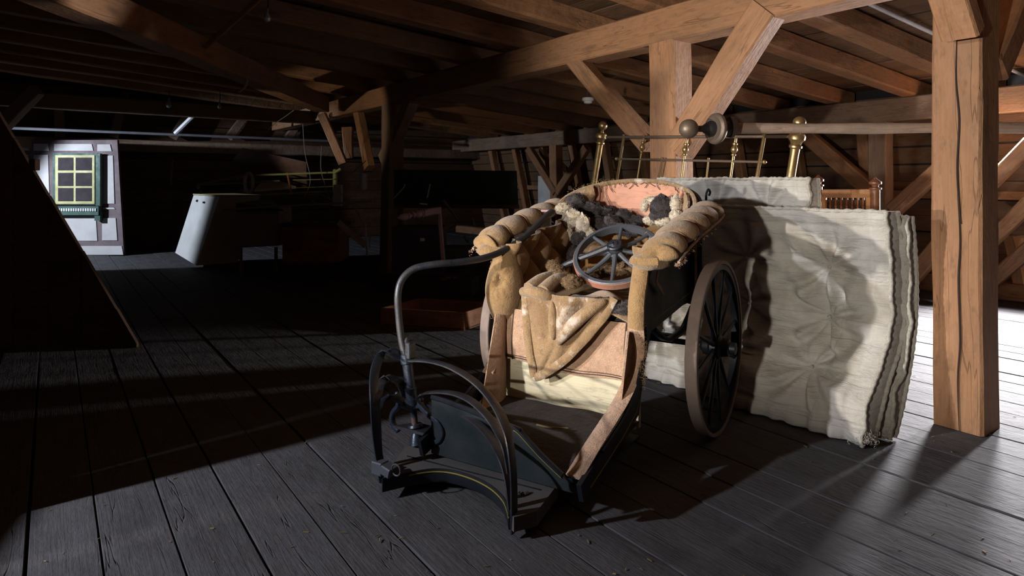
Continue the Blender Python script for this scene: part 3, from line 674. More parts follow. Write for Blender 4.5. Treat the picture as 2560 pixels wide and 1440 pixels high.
# scroll iron at the back corner
make('scroll_iron', tube([C(.375, .24, 1.0), C(.385, .235, 1.08), C(.385, .24, 1.13), C(.39, .26, 1.155), C(.395, .275, 1.14), C(.393, .262, 1.125)], .006, seg=8), BLACKP, ch)
# road wheels
def road_wheel(s):
    wc = C(s*.5, 0, .41); ax = SV; s0 = s; s = s*(1.0 if s > 0 else 1.13); wc = C(s*.5, 0, .41); w_ = bpy.data.objects.new('road_wheel', None); COL.objects.link(w_); setp(w_, ch, CM @ Matrix.Translation((s*.5, 0, .41)))
    def ring(r0, r1, hw, x0=0, seg=72):
        vs, fs = [], []
        sec = [(-hw, r0), (-hw, r1-.003), (-hw+.004, r1), (hw-.004, r1), (hw, r1-.003), (hw, r0)]
        for i in range(seg):
            a = 2*math.pi*i/seg
            for (x, r) in sec: vs.append(CM @ V((s*.5+x0+x, math.cos(a)*r, .41+math.sin(a)*r)))
            A, B = i*6, ((i+1) % seg)*6
            for q in range(6): fs.append((A+q, A+(q+1) % 6, B+(q+1) % 6, B+q))
        return vs, fs
    make('tyre', ring(.392, .41, .026), TYRE, w_); make('rim', ring(.366, .392, .021), BLACKP, w_)
    wm = CM @ Matrix.Translation((s*.5, 0, .41))
    for k in range(12):
        a = 2*math.pi*(k+.3)/12; d = CM.to_3x3() @ V((0, math.cos(a), math.sin(a)))
        make('spoke', tube([wc+d*.04, wc+d*.12, wc+d*.25, wc+d*.37], .01, sub=2, seg=8, rf=lambda t: .0125-.004*t), BLACKP, w_)
    make('hub', lathe(wc-ax*s*.07, wc+ax*s*.09, [(0, .03), (.012, .042), (.04, .045), (.052, .058), (.088, .058), (.1, .045), (.13, .04), (.135, .03), (.16, .028), (.165, .012)], 20), BLACKP, w_)
road_wheel(-1); road_wheel(1)
make('axle', [tube([C(-.565, 0, .41), C(.5, 0, .41)], .014, sub=1), box((0, 0, 0), (.6, .05, .04), CM @ Matrix.Translation((0, 0, .42)))], IRON, ch)
for s in (-1, 1):
    make('leaf_spring', [tube([C(s*.30, -.32, .53), C(s*.30, -.15, .45), C(s*.30, .0, .435), C(s*.30, .15, .45), C(s*.30, .3, .53)], .01, flat=(.02, .009), up=SV, seg=8),
                         tube([C(s*.30, -.3, .55), C(s*.30, -.15, .60), C(s*.30, .3, .60)], .01, flat=(.02, .006), up=SV, seg=8)], IRON, ch)
# front step platform with an arched front edge
PL = [(-.377, -1.345), (-.44, -1.21), (-.50, -1.085), (-.47, -1.035), (.20, -1.035), (.235, -1.25), (.19, -1.325), (.168, -1.315), (.14, -1.28), (.085, -1.225), (-.0, -1.175), (-.10, -1.148), (-.20, -1.148), (-.27, -1.18), (-.325, -1.25)]
def zpf(x, y): return .045
pt = pc(PL, 'z', .085)
make('step_platform', prism(pt, (0, 0, -.05)), DUSTYP, ch, smooth=False, label='dusty step board with an arched front edge')
arch = [C(x, y-.003, .0) for x, y in PL[7:]]
make('arch_edge', tube([C(x, y-.004, .06) for x, y in PL[7:]+[PL[0]]], .01, sub=4, seg=8, flat=(.026, .004), up=(0, 0, 1)), BLACKP, ch)
make('pinstripe', tube([C(x, y-.009, .076) for x, y in PL[7:]], .0028, sub=4, seg=4), YEL, ch, label='thin yellow pinstripe')
make('platform_seam', tube([C(-.43, -1.15, .0865), C(.17, -1.115, .0865)], .003, sub=1, seg=4), BLACKP, ch)
make('platform_bearer', box((0, 0, 0), (.6, .05, .035), CM @ Matrix.Translation((-.12, -1.08, .018))), BLACKP, ch)
make('platform_lump', [ball(C(.12, -1.20, .092), .02, (1, .8, .7), 10, .5), ball(C(.14, -1.17, .09), .013, (1, 1, .6), 8, .5)], DUSTYP, ch)
# steering column, hoops and springs
W0 = on_z(1046, 1116, .085); cy = (CI @ W0).y
def K(px, py, y=None): return CL(px, py, y=cy if y is None else y)
top, bot = K(1017, 897), K(1044, 1112); axv = (bot-top).normalized()
Lc = (bot-top).length
make('steering_column', [lathe(top-axv*.02, bot, [(0, .020), (.02, .022), (.14, .021), (.142, .027), (.146, .027), (.148, .0245), (.185, .0245), (.187, .030), (.19, .030), (.215, .028), (.22, .015), (.29, .0135), (.292, .028), (.302, .032), (.31, .02), (.325, .016), (Lc-.02, .024), (Lc+.015, .034)], 22)], IRONB, ch)
make('worn_pin', lathe(top+axv*.203, top+axv*.272, [(0, .0142), (.069, .0142)], 16), plain('worn_coppery_steel', (.22, .15, .13), rough=.4, metal=.5), ch, label='worn coppery pin')
make('hoop_collar', lathe(top-axv*.022, top+axv*.022, [(0, .024), (.004, .0275), (.04, .0275), (.044, .024)], 20), IRONB, ch)
def hoop(pts, r=(.019, .0045), rf=None, mat=IRON): return make('hoop_strap', tube([K(*p) for p in pts], .01, sub=5, seg=8, flat=r, up=BV), mat, ch)
y0 = cy; y1 = -1.30
hoop([(1008, 895, y0), (978, 879, y0-.05), (952, 889, y0-.1), (937, 930, y1+.06), (934, 990, y1), (939, 1080, y1), (949, 1150, y1), (957, 1207, y1-.02)], mat=IRONB)
hoop([(1026, 901, y0), (1075, 903, y0-.03), (1130, 919, y0-.06), (1190, 957, y0-.1), (1235, 1008, y0-.14), (1262, 1060, y1+.04), (1275, 1110, y1), (1284, 1200, y1-.01), (1285, 1330, y1)])
hoop([(1012, 985, y0), (1000, 960, y0-.03), (975, 946, y0-.07), (955, 955, y0-.12), (944, 985, y1+.02), (940, 1030, y1+.01), (943, 1100, y1+.01)])
hoop([(1048, 995, y0), (1062, 983, y0-.02), (1110, 980, y0-.05), (1155, 990, y0-.08), (1195, 1015, y0-.12), (1235, 1060, y0-.16), (1262, 1112, y1+.02), (1275, 1180, y1+.01)])
hoop([(1012, 1006, y0), (985, 994, y0-.04), (962, 995, y0-.08), (946, 1012, y1+.04), (943, 1050, y1+.02), (947, 1150, y1+.02)], mat=IRONB)
hoop([(1085, 1022, y0+.02), (1135, 1028, y0), (1180, 1048, y0-.06), (1222, 1088, y0-.12), (1252, 1138, y1+.06), (1270, 1200, y1+.03), (1280, 1300, y1+.02)])
def cs(pts, r=.011): return make('scroll_spring', tube([K(*p) for p in pts], r, sub=6, seg=8, flat=(.013, .0095), up=BV), IRONB, ch)
cs([(993, 984), (998, 1000), (995, 1016), (984, 1030), (980, 1048), (986, 1066), (997, 1077)])
cs([(1050, 1000, y0-.02), (1054, 1016, y0-.03), (1072, 1036, y0-.04), (1096, 1056, y0-.05), (1108, 1080, y0-.05), (1098, 1102, y0-.05), (1076, 1103, y0-.05)])
cs([(1070, 1010, y0+.04), (1092, 1026, y0+.05), (1113, 1042, y0+.05), (1124, 1064, y0+.05), (1115, 1084, y0+.05)])
make('spring_eye', [ball(K(993, 985), .012, seg=10), ball(K(1052, 1000, y0-.02), .013, seg=10), ball(K(998, 1070), .011, seg=10), ball(K(1068, 1094, y0-.04), .013, seg=10)], IRONB, ch)
yk = [K(998, 1068), K(1024, 1052), K(1046, 1058), K(1088, 1066), K(1072, 1082), K(1050, 1078), K(1030, 1084)]
c0 = sum(yk, V((0, 0, 0)))/len(yk); yk = [V((p.x, p.y, c0.z)) + BV*(.05 if i in (1, 2, 3) else -.03) for i, p in enumerate(yk)]
make('yoke_plate', prism(yk, (0, 0, -.012)), IRON, ch, smooth=False)
make('collar_arm', [tube([K(1005, 1012), K(1028, 1020), K(1052, 1014)], .012, sub=3, seg=8)], IRONB, ch)
make('worn_foot', ball(K(1036, 1104, y0-.015), .018, (.8, .8, 1.2), 10, .2), plain('coppery_rust', (.3, .17, .12), rough=.6), ch, label='rust coloured foot of the column')
make('tiller_bracket', [box((0, 0, 0), (.03, .04, .07), CM @ Matrix.Translation(CI @ K(1026, 875))), ball(K(1018, 856), .016, (.7, .7, 1.2), 10, .3)], IRON, ch)
TH = [(1014, 892, y0), (1004, 850, y0), (997, 790, y0), (995, 735, y0+.0), (1006, 698, y0+.02), (1035, 672, y0+.06), (1085, 661, y0+.12), (1150, 655, y0+.22), (1210, 645, y0+.33), (1262, 625, y0+.45), (1310, 593, y0+.58), (1345, 560, y0+.69), (1368, 538, y0+.77), (1380, 529, y0+.81)]
make('tiller_handle', tube([K(*p) for p in TH], .0155, sub=6, seg=12), IRON, ch, label='long curved black steering tiller')
make('tiller_grip', box((0, 0, 0), (.075, .03, .012), CM @ Matrix.Translation(CI @ K(1370, 527, y0+.82)) @ Matrix.Rotation(-.2, 4, 'Z')), plain('pinkish_leather_tab', (.35, .2, .2), rough=.7), ch)
# buckled strap with ring at the left foot
make('foot_strap', [box((0, 0, 0), (.055, .045, .05), CM @ Matrix.Translation(CI @ K(950, 1168, y1-.01))), box((0, 0, 0), (.05, .05, .035), CM @ Matrix.Translation(CI @ K(972, 1175, y1-.02)) @ Matrix.Rotation(.25, 4, 'Y'))], IRONG, ch, label='grey buckled strap')
rc = K(990, 1175, y1-.03)
make('foot_ring', tube([rc+SV*.021*math.cos(a)+V((0, 0, .021*math.sin(a))) for a in [2*math.pi*i/14 for i in range(14)]], .003, sub=2, seg=6, closed=True), IRONG, ch)
# ------------------------------------------------------------------ spoked hand wheel lying on the seat
hwc = CL(1541, 632, y=-.36); hn = (CM.to_3x3() @ V((.06, -.60, .80))).normalized(); hx = (SV - hn*SV.dot(hn)).normalized(); hy = hn.cross(hx)
hw = empty('spoked_wheel', tuple(hwc), 'rusty eight-spoked iron wheel with a crank, lying tilted on the chair seat', 'wheel')
def ringg(c, n, ex, ey, r0, r1, h0, h1, seg=64):
    vs, fs = [], []; sec = [(r0, h0), (r1-.004, h0), (r1, h0+.004), (r1, h1-.004), (r1-.004, h1), (r0, h1)]
    for i in range(seg):
        a = 2*math.pi*i/seg; d = ex*math.cos(a)+ey*math.sin(a)
        for r, h in sec: vs.append(c+d*r+n*h)
        A, B = i*6, ((i+1) % seg)*6
        for q in range(6): fs.append((A+q, A+(q+1) % 6, B+(q+1) % 6, B+q))
    return vs, fs
HR = .205
make('rim', ringg(hwc, hn, hx, hy, HR-.022, HR-.003, -.034, .004), IRONG, hw); make('rusty_band', ringg(hwc, hn, hx, hy, HR-.006, HR, -.036, 0), RUST, hw, label='rust-red iron band')
for k in range(8):
    a = 2*math.pi*(k+.25)/8; d = hx*math.cos(a)+hy*math.sin(a)
    make('spoke', tube([hwc+d*.03+hn*.012, hwc+d*.09-hn*.004, hwc+d*(HR-.015)-hn*.012], .01, sub=3, seg=8, rf=lambda t: .0125-.005*t), IRONG, hw)
make('hub', lathe(hwc-hn*.035, hwc+hn*.06, [(0, .03), (.012, .040), (.03, .044), (.045, .040), (.05, .033), (.062, .031), (.066, .022), (.09, .021), (.095, .014)], 22), IRON, hw)
hk = CL(1408, 668, y=-.40)
make('crank', tube([hwc+hn*.05, hwc.lerp(hk, .35)+hn*.035, hwc.lerp(hk, .8)+hn*.02, hk+hn*.005, hk-V((0, 0, .02))], .012, sub=5, seg=8, rf=lambda t: .016-.004*t), IRON, hw)
make('crank_boss', ringg(hwc+hn*.045, hn, hx, hy, .018, .036, -.005, .010, 24), IRON, hw)
# ------------------------------------------------------------------ sheepskin scraps and horsehair on the seat
def fleece(name, label, blobs, mat, hair, n, ln=.022, r=.0011, sd=1, cat='sheepskin'):
    base = make(name, [ball(c, rad, sq, 18, .6, 5) for c, rad, sq in blobs], mat, None, label=label, cat=cat, sharp=80)
    def cen(rr):
        c, rad, sq = blobs[rr.randint(0, len(blobs)-1)]; d = V((rr.gauss(0, 1), rr.gauss(0, 1), rr.gauss(0, 1))).normalized()
        return V(c)+V((d.x*rad*sq[0], d.y*rad*sq[1], d.z*rad*sq[2]))*1.0
    frizz('wool', cen, None, int(n*2.2), ln*.62, r*.62, hair, base, sd, kind='stuff'); return base
fl1 = fleece('fleece', 'dark curly fleece scrap stuffed into the left corner of the chair back',
    [(CL(1440, 505, y=.10), .05, (1, .6, .9)), (CL(1475, 524, y=.14), .055, (1.1, .6, .8)), (CL(1513, 528, y=.2), .045, (1.2, .6, .6)), (CL(1500, 566, y=.12), .06, (1, .6, .9)), (CL(1530, 560, y=.14), .05, (1, .6, .9)), (CL(1450, 600, y=-.0), .05, (.8, .7, 1.2)), (CL(1435, 640, y=-.05), .05, (.7, .7, 1.0))], FURD, FURD, 3400, sd=5)
fleece('fleece', 'cream and grey fleece scrap hanging inside the left side of the chair back',
    [(CL(1428, 545, y=-.02), .045, (1, .5, 1.1)), (CL(1455, 565, y=.0), .045, (.8, .5, 1.4)), (CL(1470, 590, y=.02), .045, (.9, .5, 1.1)), (CL(1408, 522, y=-.03), .035, (1.2, .6, .8)), (CL(1420, 585, y=-.02), .03, (.8, .5, 1.2))], FURW, FURW, 1500, sd=6)
fleece('fleece', 'small dark fleece tufts low in the middle of the chair back',
    [(CL(1560, 545, y=.22), .05, (1, .5, .9)), (CL(1592, 552, y=.24), .038, (1.1, .5, .7)), (CL(1570, 575, y=.1), .05, (1.4, .6, .7))], FURD, FURD, 900, sd=7)
fleece('fleece', 'cream-edged sheepskin curl on the right of the chair back',
    [(CL(1640, 500, y=.15), .05, (1.2, .5, .35)), (CL(1612, 515, y=.15), .03, (.6, .5, 1)), (CL(1690, 510, y=.10), .04, (.7, .5, 1)), (CL(1630, 550, y=.1), .04, (1.1, .6, .6)), (CL(1662, 556, y=.08), .04, (1.2, .6, .6)), (CL(1690, 540, y=.07), .035, (.9, .6, .8))], FURW, FURW, 1300, sd=8)
fleece('fleece', 'dark curly middle of the sheepskin on the right of the chair back',
    [(CL(1652, 520, y=.09), .055, (1, .45, 1.05)), (CL(1655, 540, y=.08), .04, (1.2, .5, .8))], FURD, FURD, 1400, sd=9)
fleece('fleece', 'black fleece tuft showing over the right end of the seat front',
    [(CL(1520, 765, y=-.60), .045, (1.4, .7, .7)), (CL(1560, 775, y=-.60), .045, (1.2, .7, .7)), (CL(1500, 755, y=-.60), .025, (1.2, .7, .7)), (CL(1575, 765, y=-.59), .03, (1, .8, .8))], FURD, FURD, 1700, sd=10)
fleece('horsehair', 'clump of brown horsehair stuffing spilling left of the spoked wheel',
    [(CL(1390, 680, y=-.44), .032, (1, 1, 1)), (CL(1402, 695, y=-.5), .035, (1.2, 1, .8)), (CL(1430, 705, y=-.55), .035, (1.2, 1, .8)), (CL(1380, 665, y=-.42), .022, (1, 1, 1))], HORSE, HORSE, 1100, ln=.035, sd=11, cat='stuffing')
fleece('horsehair', 'brown horsehair stuffing lying under the spoked wheel',
    [(CL(1490, 680, y=-.27), .05, (1.5, 1.1, .5)), (CL(1545, 672, y=-.25), .05, (1.5, 1.1, .5)), (CL(1585, 665, y=-.25), .05, (1.2, 1, .6)), (CL(1500, 620, y=-.1), .06, (1.5, 1.2, .5))], HORSE, HORSE, 1200, ln=.035, sd=12, cat='stuffing')
# ================================================================== MATTRESSES, BED END, POLE
def matt(name, label, b0, b1, prof, z_tex, tuftrows, thick, nu=190, nv=150, seed=1, dep=.05, dark=None):
    """prof: list of (a, z) from top to floor; b runs from b0 (right) to b1 (left)"""
    tl = [(i, k) for i in tuftrows[0] for k in tuftrows[1]]
    PP = [V((p[0], p[1], 0)) for p in prof]; SP = smoothpts(PP, 12); d = [0]
    for p, q in zip(SP, SP[1:]): d.append(d[-1]+(q-p).length)
    def at(t):
        s = t*d[-1]
        for i in range(len(d)-1):
            if d[i+1] >= s: return SP[i].lerp(SP[i+1], (s-d[i])/max(1e-6, d[i+1]-d[i])), (SP[i+1]-SP[i]).normalized()
        return SP[-1], (SP[-1]-SP[-2]).normalized()
    W, Hh = abs(b1-b0), d[-1]
    def f(u, v):
        p, tg = at(v); n = V((tg.y, -tg.x)) ; n = V((-abs(tg.y), -tg.x if tg.y < 0 else tg.x)) if False else V((-1, 0)).lerp(V((0, 1)), 0)
        du = min(u, 1-u)*W; dv = min(v, 1-v)*Hh
        puff = .03*(1-math.exp(-du/.035))*(1) + .03*(1-math.exp(-dv/.035))
        e = 0
        for (tu, tv) in tl:
            x, y = (u-tu)*W, (v-tv)*Hh; r = math.hypot(x, y)
            if r < .5:
                an = math.atan2(y, x)
                e -= dep*math.exp(-(r/.085)**2) + dep*.45*math.exp(-(r/.2)**2)
                e += .021*math.exp(-((r-.16)/.11)**2)*math.sin(an*8+tu*20+tv*9+NZ.noise(V((an*1.5, r*5, seed)))*2.5)
        e += .022*NZ.noise(V((u*W*2.6, v*Hh*3.6, seed)))+.010*NZ.noise(V((u*W*2.5, v*Hh*9, seed+9)))+.006*NZ.noise(V((u*W*9, v*Hh*12, seed+3)))
        # stitched rolled border: small gathers along the edges
        gb = math.exp(-(dv/.075)**2) if v > .5 else 0; e += .011*gb*math.sin(u*W*62+2*NZ.noise(V((u*20, 0, 0))))
        gs = math.exp(-(du/.11)**2); e += .0055*gs*math.sin(v*Hh*48+2*NZ.noise(V((v*20, 0, 1))))
        e -= .018*math.exp(-((dv-.085)/.014)**2)*(1 if v > .5 else .5) + .010*math.exp(-((du-.08)/.014)**2)
        if v > .5 and dep > .04: e += .035*math.exp(-((dv-.20)/.10)**2)
        bb = b0+(b1-b0)*u + .012*NZ.noise(V((v*7, u*3, seed+7)))*(1 if du < .1 else 0)
        return AB(p.x, bb, max(.012, p.y+.006*NZ.noise(V((u*9, seed, 0)))*(1-v))) - _v*(puff+e)
    G = grid(f, nu, nv, 0); nn = nu*nv
    # closed body: push a flat back copy
    vs = list(G[0]); fs = list(G[1]); 
    back = []
    for k in range(nv):
        for i in range(nu):
            p, tg = at(k/(nv-1)); back.append(AB(p.x+thick-.03, b0+(b1-b0)*i/(nu-1), max(.012, p.y)))
    vs += back; fs += [tuple(reversed([i+nn for i in q])) for q in G[1]]
    ed = [(i, i+1) for i in range(nu-1)] + [((nv-1)*nu+i+1, (nv-1)*nu+i) for i in range(nu-1)]
    ed += [((k+1)*nu, k*nu) for k in range(nv-1)] + [(k*nu+nu-1, (k+1)*nu+nu-1) for k in range(nv-1)]
    fs += [(b, a, a+nn, b+nn) for a, b in ed]
    o = make(name, (vs, fs), TICK, None, label=label, cat='mattress', sharp=80); uvmap(o, nu, nv)
    def edgept(u, v, off=.0): return f(u, v)-_v*off
    rng = [i/40 for i in range(41)]
    fr = tube([edgept(.004, t, .004)+_v*.0+AB(0, -.004) for t in rng], .011, sub=3, seg=8, rf=lambda t: .010+.0013*math.sin(t*190))
    bk = tube([AB(at(t)[0].x+thick-.035, b0-.006, max(.015, at(t)[0].y)) for t in rng], .011, sub=3, seg=8, rf=lambda t: .010+.0013*math.sin(t*170))
    tp = tube([edgept(t, .004, .002)+V((0, 0, .003)) for t in rng], .010, sub=3, seg=8, rf=lambda t: .009+.0025*math.sin(t*190))
    make('rolled_edge', [fr, bk, tp], LINEN, o, sharp=80)
    bt = [ball(f(tu, tv)-_v*.004, .011, (1, 1, 1), 8, .4) for tu, tv in tl]
    make('tuft', bt, LINEN, o, kind='stuff')
    return o, f
m1, f1 = matt('mattress', 'front striped mattress standing on edge beside the chair, bulging at its foot', 1.50, 3.12,
    [(3.20, 1.055), (3.25, .9), (3.275, .7), (3.27, .52), (3.225, .40), (3.12, .26), (3.04, .12), (2.98, .012)], None, ([.20, .50, .80], [.27, .50, .74]), .115, seed=1)
m2, f2 = matt('mattress', 'second striped mattress showing as a thin layer behind the front one', 1.47, 1.96,
    [(3.335, 1.03), (3.375, .8), (3.37, .5), (3.27, .2), (3.17, .012)], None, ([.5], [.4, .7]), .06, nu=60, nv=60, seed=4)
m3, f3 = matt('mattress', 'pale folded mattress resting highest behind the chair back, below the brass rails', 2.00, 3.10,
    [(3.40, 1.215), (3.41, 1.12), (3.42, .9), (3.42, .5), (3.42, .012)], None, ([.25, .55, .85], [.15, .6]), .10, nu=130, nv=80, seed=8, dep=.03)
# torn corner tuft
frizz('frayed_corner', lambda r: AB(2.98, 1.5, .03)+V((r.gauss(0, .02), r.gauss(0, .02), abs(r.gauss(0, .02)))), None, 120, .03, .001, LINEN, m1, 31, kind='stuff')
# brass bed end leaning behind the mattresses
AT, AL = 3.53, 3.53                       # a at z=1.5 and at z=1.1
def az(z): return AL+(z-1.1)/.4*(AT-AL)
def Q(px, py):                             # on the leaning plane
    p = on_a(px, py, 3.5)
    for _ in range(4): p = on_a(px, py, az(p.z))
    return p
be = empty('brass_bed_end', tuple(Q(1760, 445)-V((0, 0, Q(1760, 445).z))), 'tarnished brass bed end with ball finials leaning behind the mattresses', 'bed end')
def bpost(top, low, R, name='corner_post'):
    p1 = Q(*top); p0 = Q(*low); d = (p0-p1).normalized(); p0 = p1 + d*(p1.z-.03)/abs(d.z)
    ln = (p0-p1).length; k = R
    prof = ballprof(k*1.0, k*1.0, 9, 12, 165) + [(k*2.05, k*.35), (k*2.5, k*.45), (k*2.7, k*1.05), (k*3.1, k*1.28), (k*3.6, k*1.25), (k*4.0, k*.9), (k*4.4, k*.75), (k*4.6, k*.98), (k*4.9, k*.98), (k*5.1, k*.72), (k*6, k*.68), (ln-.02, k*.66), (ln, k*.5)]
    make(name, lathe(p1, p0, prof, 22), BRASS, be)
bpost((1509, 303), (1486, 450), .036); bpost((2001, 291), (1977, 440), .037)
def rail(p, q, r, nm='rail'): make(nm, tube([Q(*p), Q(*q)], r, sub=1, seg=12), BRASSD if nm == 'rail' else BRASS, be)
rail((1516, 343), (1990, 341), .0105); rail((1541, 397), (1910, 405), .0085)
make('rail_knob', [ball(Q(1541, 397), .014, seg=10), ball(Q(1911, 405), .014, seg=10)], BRASS, be)
def spindle(x0, y0, x1, y1, r, orn=None, nm='spindle'):
    p1, p0 = Q(x0, y0), Q(x1, y1); d = (p0-p1).normalized(); full = p1+d*(p1.z-.25)/abs(d.z); ln = (full-p1).length
    prof = [(-.008, .004), (-.004, r*1.3), (0, r*1.3), (.006, r)]
    if orn:
        o0 = (Q(*orn)-p1).length
        prof += [(o0-.045, r), (o0-.04, r*1.9), (o0-.032, r*1.9), (o0-.026, r*1.1), (o0-.012, r*2.2), (o0, r*2.6), (o0+.012, r*2.2), (o0+.024, r*1.1), (o0+.03, r*1.8), (o0+.036, r*1.8), (o0+.042, r)]
    prof += [(ln-.01, r), (ln, r*.8)]
    make(nm, lathe(p1, full, prof, 12), BRASS, be)
spindle(1560, 338, 1543, 445, .011); spindle(1911, 338, 1892, 445, .011)
spindle(1610, 340, 1594, 445, .008, (1604, 368)); spindle(1718, 340, 1704, 445, .0085, (1713, 374)); spindle(1840, 340, 1826, 445, .0085, (1835, 374))
spindle(1656, 396, 1646, 445, .0065); spindle(1771, 397, 1766, 445, .0065)
# long wooden pole with a turned brass end, resting on the bed end and running behind the split post
PY = 3.70
pl_ = empty('long_pole', tuple(on_Y(1800, 322, PY)), 'long round wooden pole with a brass ball and bell end, resting across the bed end', 'pole')
make('shaft', tube([on_Y(1835, 321, PY+.02), on_Y(2000, 321, PY+.03), on_Y(2200, 321, PY+.04), on_Y(2420, 319, PY+.05), on_Y(2720, 321, PY+.06)], .03, sub=6, seg=16, rf=lambda t: .0305+.002*math.sin(t*17)), T_pole, pl_, M=frame(on_Y(1835, 321, PY), on_Y(2720, 321, PY+.05)) if False else (lambda m: (setattr(m, 'translation', on_Y(2200, 321, PY)), m)[1])(frame(on_Y(1835, 321, PY), on_Y(2720, 321, PY+.05))))
b0_ = on_Y(1722, 322, PY-.10); b1_ = on_Y(1842, 322, PY+.01); dx_ = (b1_-b0_).normalized()
make('ball_end', [ball(b0_, .053, (1, 1, 1), 22, .04)], BRASSD, pl_)
make('neck', lathe(b0_+dx_*.04, b1_, [(0, .02), (.02, .017), (.05, .018), (.08, .035), (.1, .045), (.15, .045), (.24, .045)], 20), plain('blackened_socket', (.012, .01, .01), rough=.6), pl_, label='blackened socket')
bc = on_Y(1792, 322, PY-.055); bn = (V((-.93, -.36, .02))).normalized()
make('bell_cup', lathe(bc+bn*.02, bc-bn*.035, [(0, .055), (-.006, .068), (-.004, .078), (.004, .086), (.016, .088), (.03, .08), (.05, .05)], 30), BRASSD, pl_)
bc2 = on_Y(1826, 318, PY-.01)
make('collar', lathe(bc2+bn*.012, bc2-bn*.02, [(0, .04), (.003, .058), (.02, .060), (.03, .045)], 26), plain('dark_bronze', (.09, .06, .045), rough=.5, metal=.5), pl_)
# small wooden bed end with turned spindles behind the front mattress
AW = 4.15
def WQ(px, py): return on_a(px, py, AW)
wb_ = empty('small_bed_end', tuple(WQ(2110, 520)*1.0 - V((0, 0, WQ(2110, 520).z))), 'small varnished wooden bed end with turned spindles and knobs behind the front mattress', 'bed end')
for (x, yt) in ((2045, 437), (2188, 443)):
    p1 = WQ(x, yt); p0 = V((p1.x, p1.y, .01)); ln = (p1-p0).length
    make('turned_post', lathe(p1, p0, [(0, .004), (.012, .012), (.018, .022), (.03, .036), (.042, .036), (.05, .02), (.06, .018), (.066, .036), (.074, .036), (.08, .027), (ln, .027)], 18), MAHOG, wb_)
def wrail(x0, y0, x1, y1, ht, nm, mat):
    make(nm, box((0, 0, 0), ((WQ(x1, y1)-WQ(x0, y0)).length, .025, ht), (lambda m: (setattr(m, 'translation', (WQ(x0, y0)+WQ(x1, y1))/2), m)[1])(frame(WQ(x0, y0), WQ(x1, y1)))), mat, wb_)
wrail(2055, 484, 2178, 484, .055, 'top_rail', PALEWOOD)
for x in (2060, 2172):
    p1 = WQ(x, 492); make('stile', box((0, 0, 0), (.032, .022, .5), Matrix.Translation(p1-V((0, 0, .24))) @ Matrix.Rotation(math.atan2(_u.y, _u.x), 4, 'Z')), PALEWOOD, wb_)
for i in range(7):
    x = 2076+i*13.7; p1 = WQ(x, 492); p0 = p1-V((0, 0, .42))
    make('spindle', lathe(p1, p0, [(0, .007), (.05, .006), (.06, .010), (.07, .006), (.13, .009), (.2, .006), (.3, .009), (.42, .007)], 10), MAHOG, wb_)
make('lower_rail', box((0, 0, 0), (.36, .025, .08), (lambda m: (setattr(m, 'translation', (WQ(2055, 484)+WQ(2178, 484))/2-V((0, 0, .5))), m)[1])(frame(WQ(2055, 484), WQ(2178, 484)))), PALEWOOD, wb_)
make('dark_backing', box((0, 0, 0), (.32, .008, .42), (lambda m: (setattr(m, 'translation', (WQ(2055, 484)+WQ(2178, 484))/2-V((0, 0, .25))+_v*.03), m)[1])(frame(WQ(2055, 484), WQ(2178, 484)))), T_dark, wb_)
# ================================================================== PIPES, LAMPS
def thing_tube(name, pts, r, mat, label, cat, **k): return make(name, tube(pts, r, **k), mat, None, label=label, cat=cat)
thing_tube('conduit', [AB(a_, 2.42, zj(a_)+.15) for a_ in (3.9, 5.5, 7.0, 8.0)], .017, CONDUIT, 'bright white conduit pipe along the roof joist above the split post', 'pipe', sub=2, seg=10)
thing_tube('conduit', [on_b(22, 320, 12.2), on_b(400, 335, 12.2), on_b(820, 352, 12.2)], .022, GREYPIPE, 'long grey conduit pipe running across the dark left wall', 'pipe', sub=2, seg=8)
thing_tube('conduit', [on_b(508, 265, 11.6), on_b(438, 334, 11.9)], .035, CONDUIT, 'short pale pipe slanting above the long grey conduit', 'pipe', sub=1, seg=8)
thing_tube('conduit', [(-3.0, 4.6, 2.0), on_Y(520, 122, 6.6), on_Y(612, 168, 6.6), on_Y(616, 210, 6.6), on_Y(596, 230, 6.5)], .010, GREYPIPE, 'thin bent cable drop under the dark roof at upper left', 'cable', sub=2, seg=6) if False else thing_tube('conduit', [on_Y(518, 122, 6.6), on_Y(608, 166, 6.6), on_Y(616, 185, 6.6), on_Y(616, 212, 6.6), on_Y(598, 230, 6.5)], .012, GREYPIPE, 'thin bent cable pipe dropping under the dark roof at upper left', 'pipe', sub=3, seg=6)
beam('roof_lath', on_Y(512, 118, 5.6), on_Y(662, -14, 5.4), .05, .02, PALEWOOD, None, up=(0, 1, 0), label='thin orange lath slanting from the roof at upper left', cat='lath')
def bulb(px, py, Y, r, label, cordtop):
    c = on_Y(px, py, Y); b = empty('light_bulb', tuple(c), label, 'light bulb')
    make('glass', lathe(c-V((0, 0, r)), c+V((0, 0, r*1.6)), [(0, r*.2), (r*.3, r*.75), (r, r), (r*1.7, r*.75), (r*2.2, r*.4), (r*2.6, r*.38)], 14), BULB, b)
    make('socket', lathe(c+V((0, 0, r*1.5)), c+V((0, 0, r*2.6)), [(0, r*.42), (r*1.1, r*.42)], 10), GREYPIPE, b)
    make('cord', tube([c+V((0, 0, r*2.5)), c+V((.01, 0, r*2.5+cordtop/2)), c+V((0, 0, r*2.5+cordtop))], .005, sub=3, seg=5), DARKM, b)
bulb(668, 46, 5.6, .032, 'bare light bulb hanging at the top left of the roof', .10)
bulb(422, 263, 9.5, .04, 'bare round bulb glinting left of the short pale pipe', .12)
bulb(549, 267, 9.5, .03, 'small bulb hanging right of the short pale pipe', .16)
sd_c = on_Y(1470, 252, 6.6)
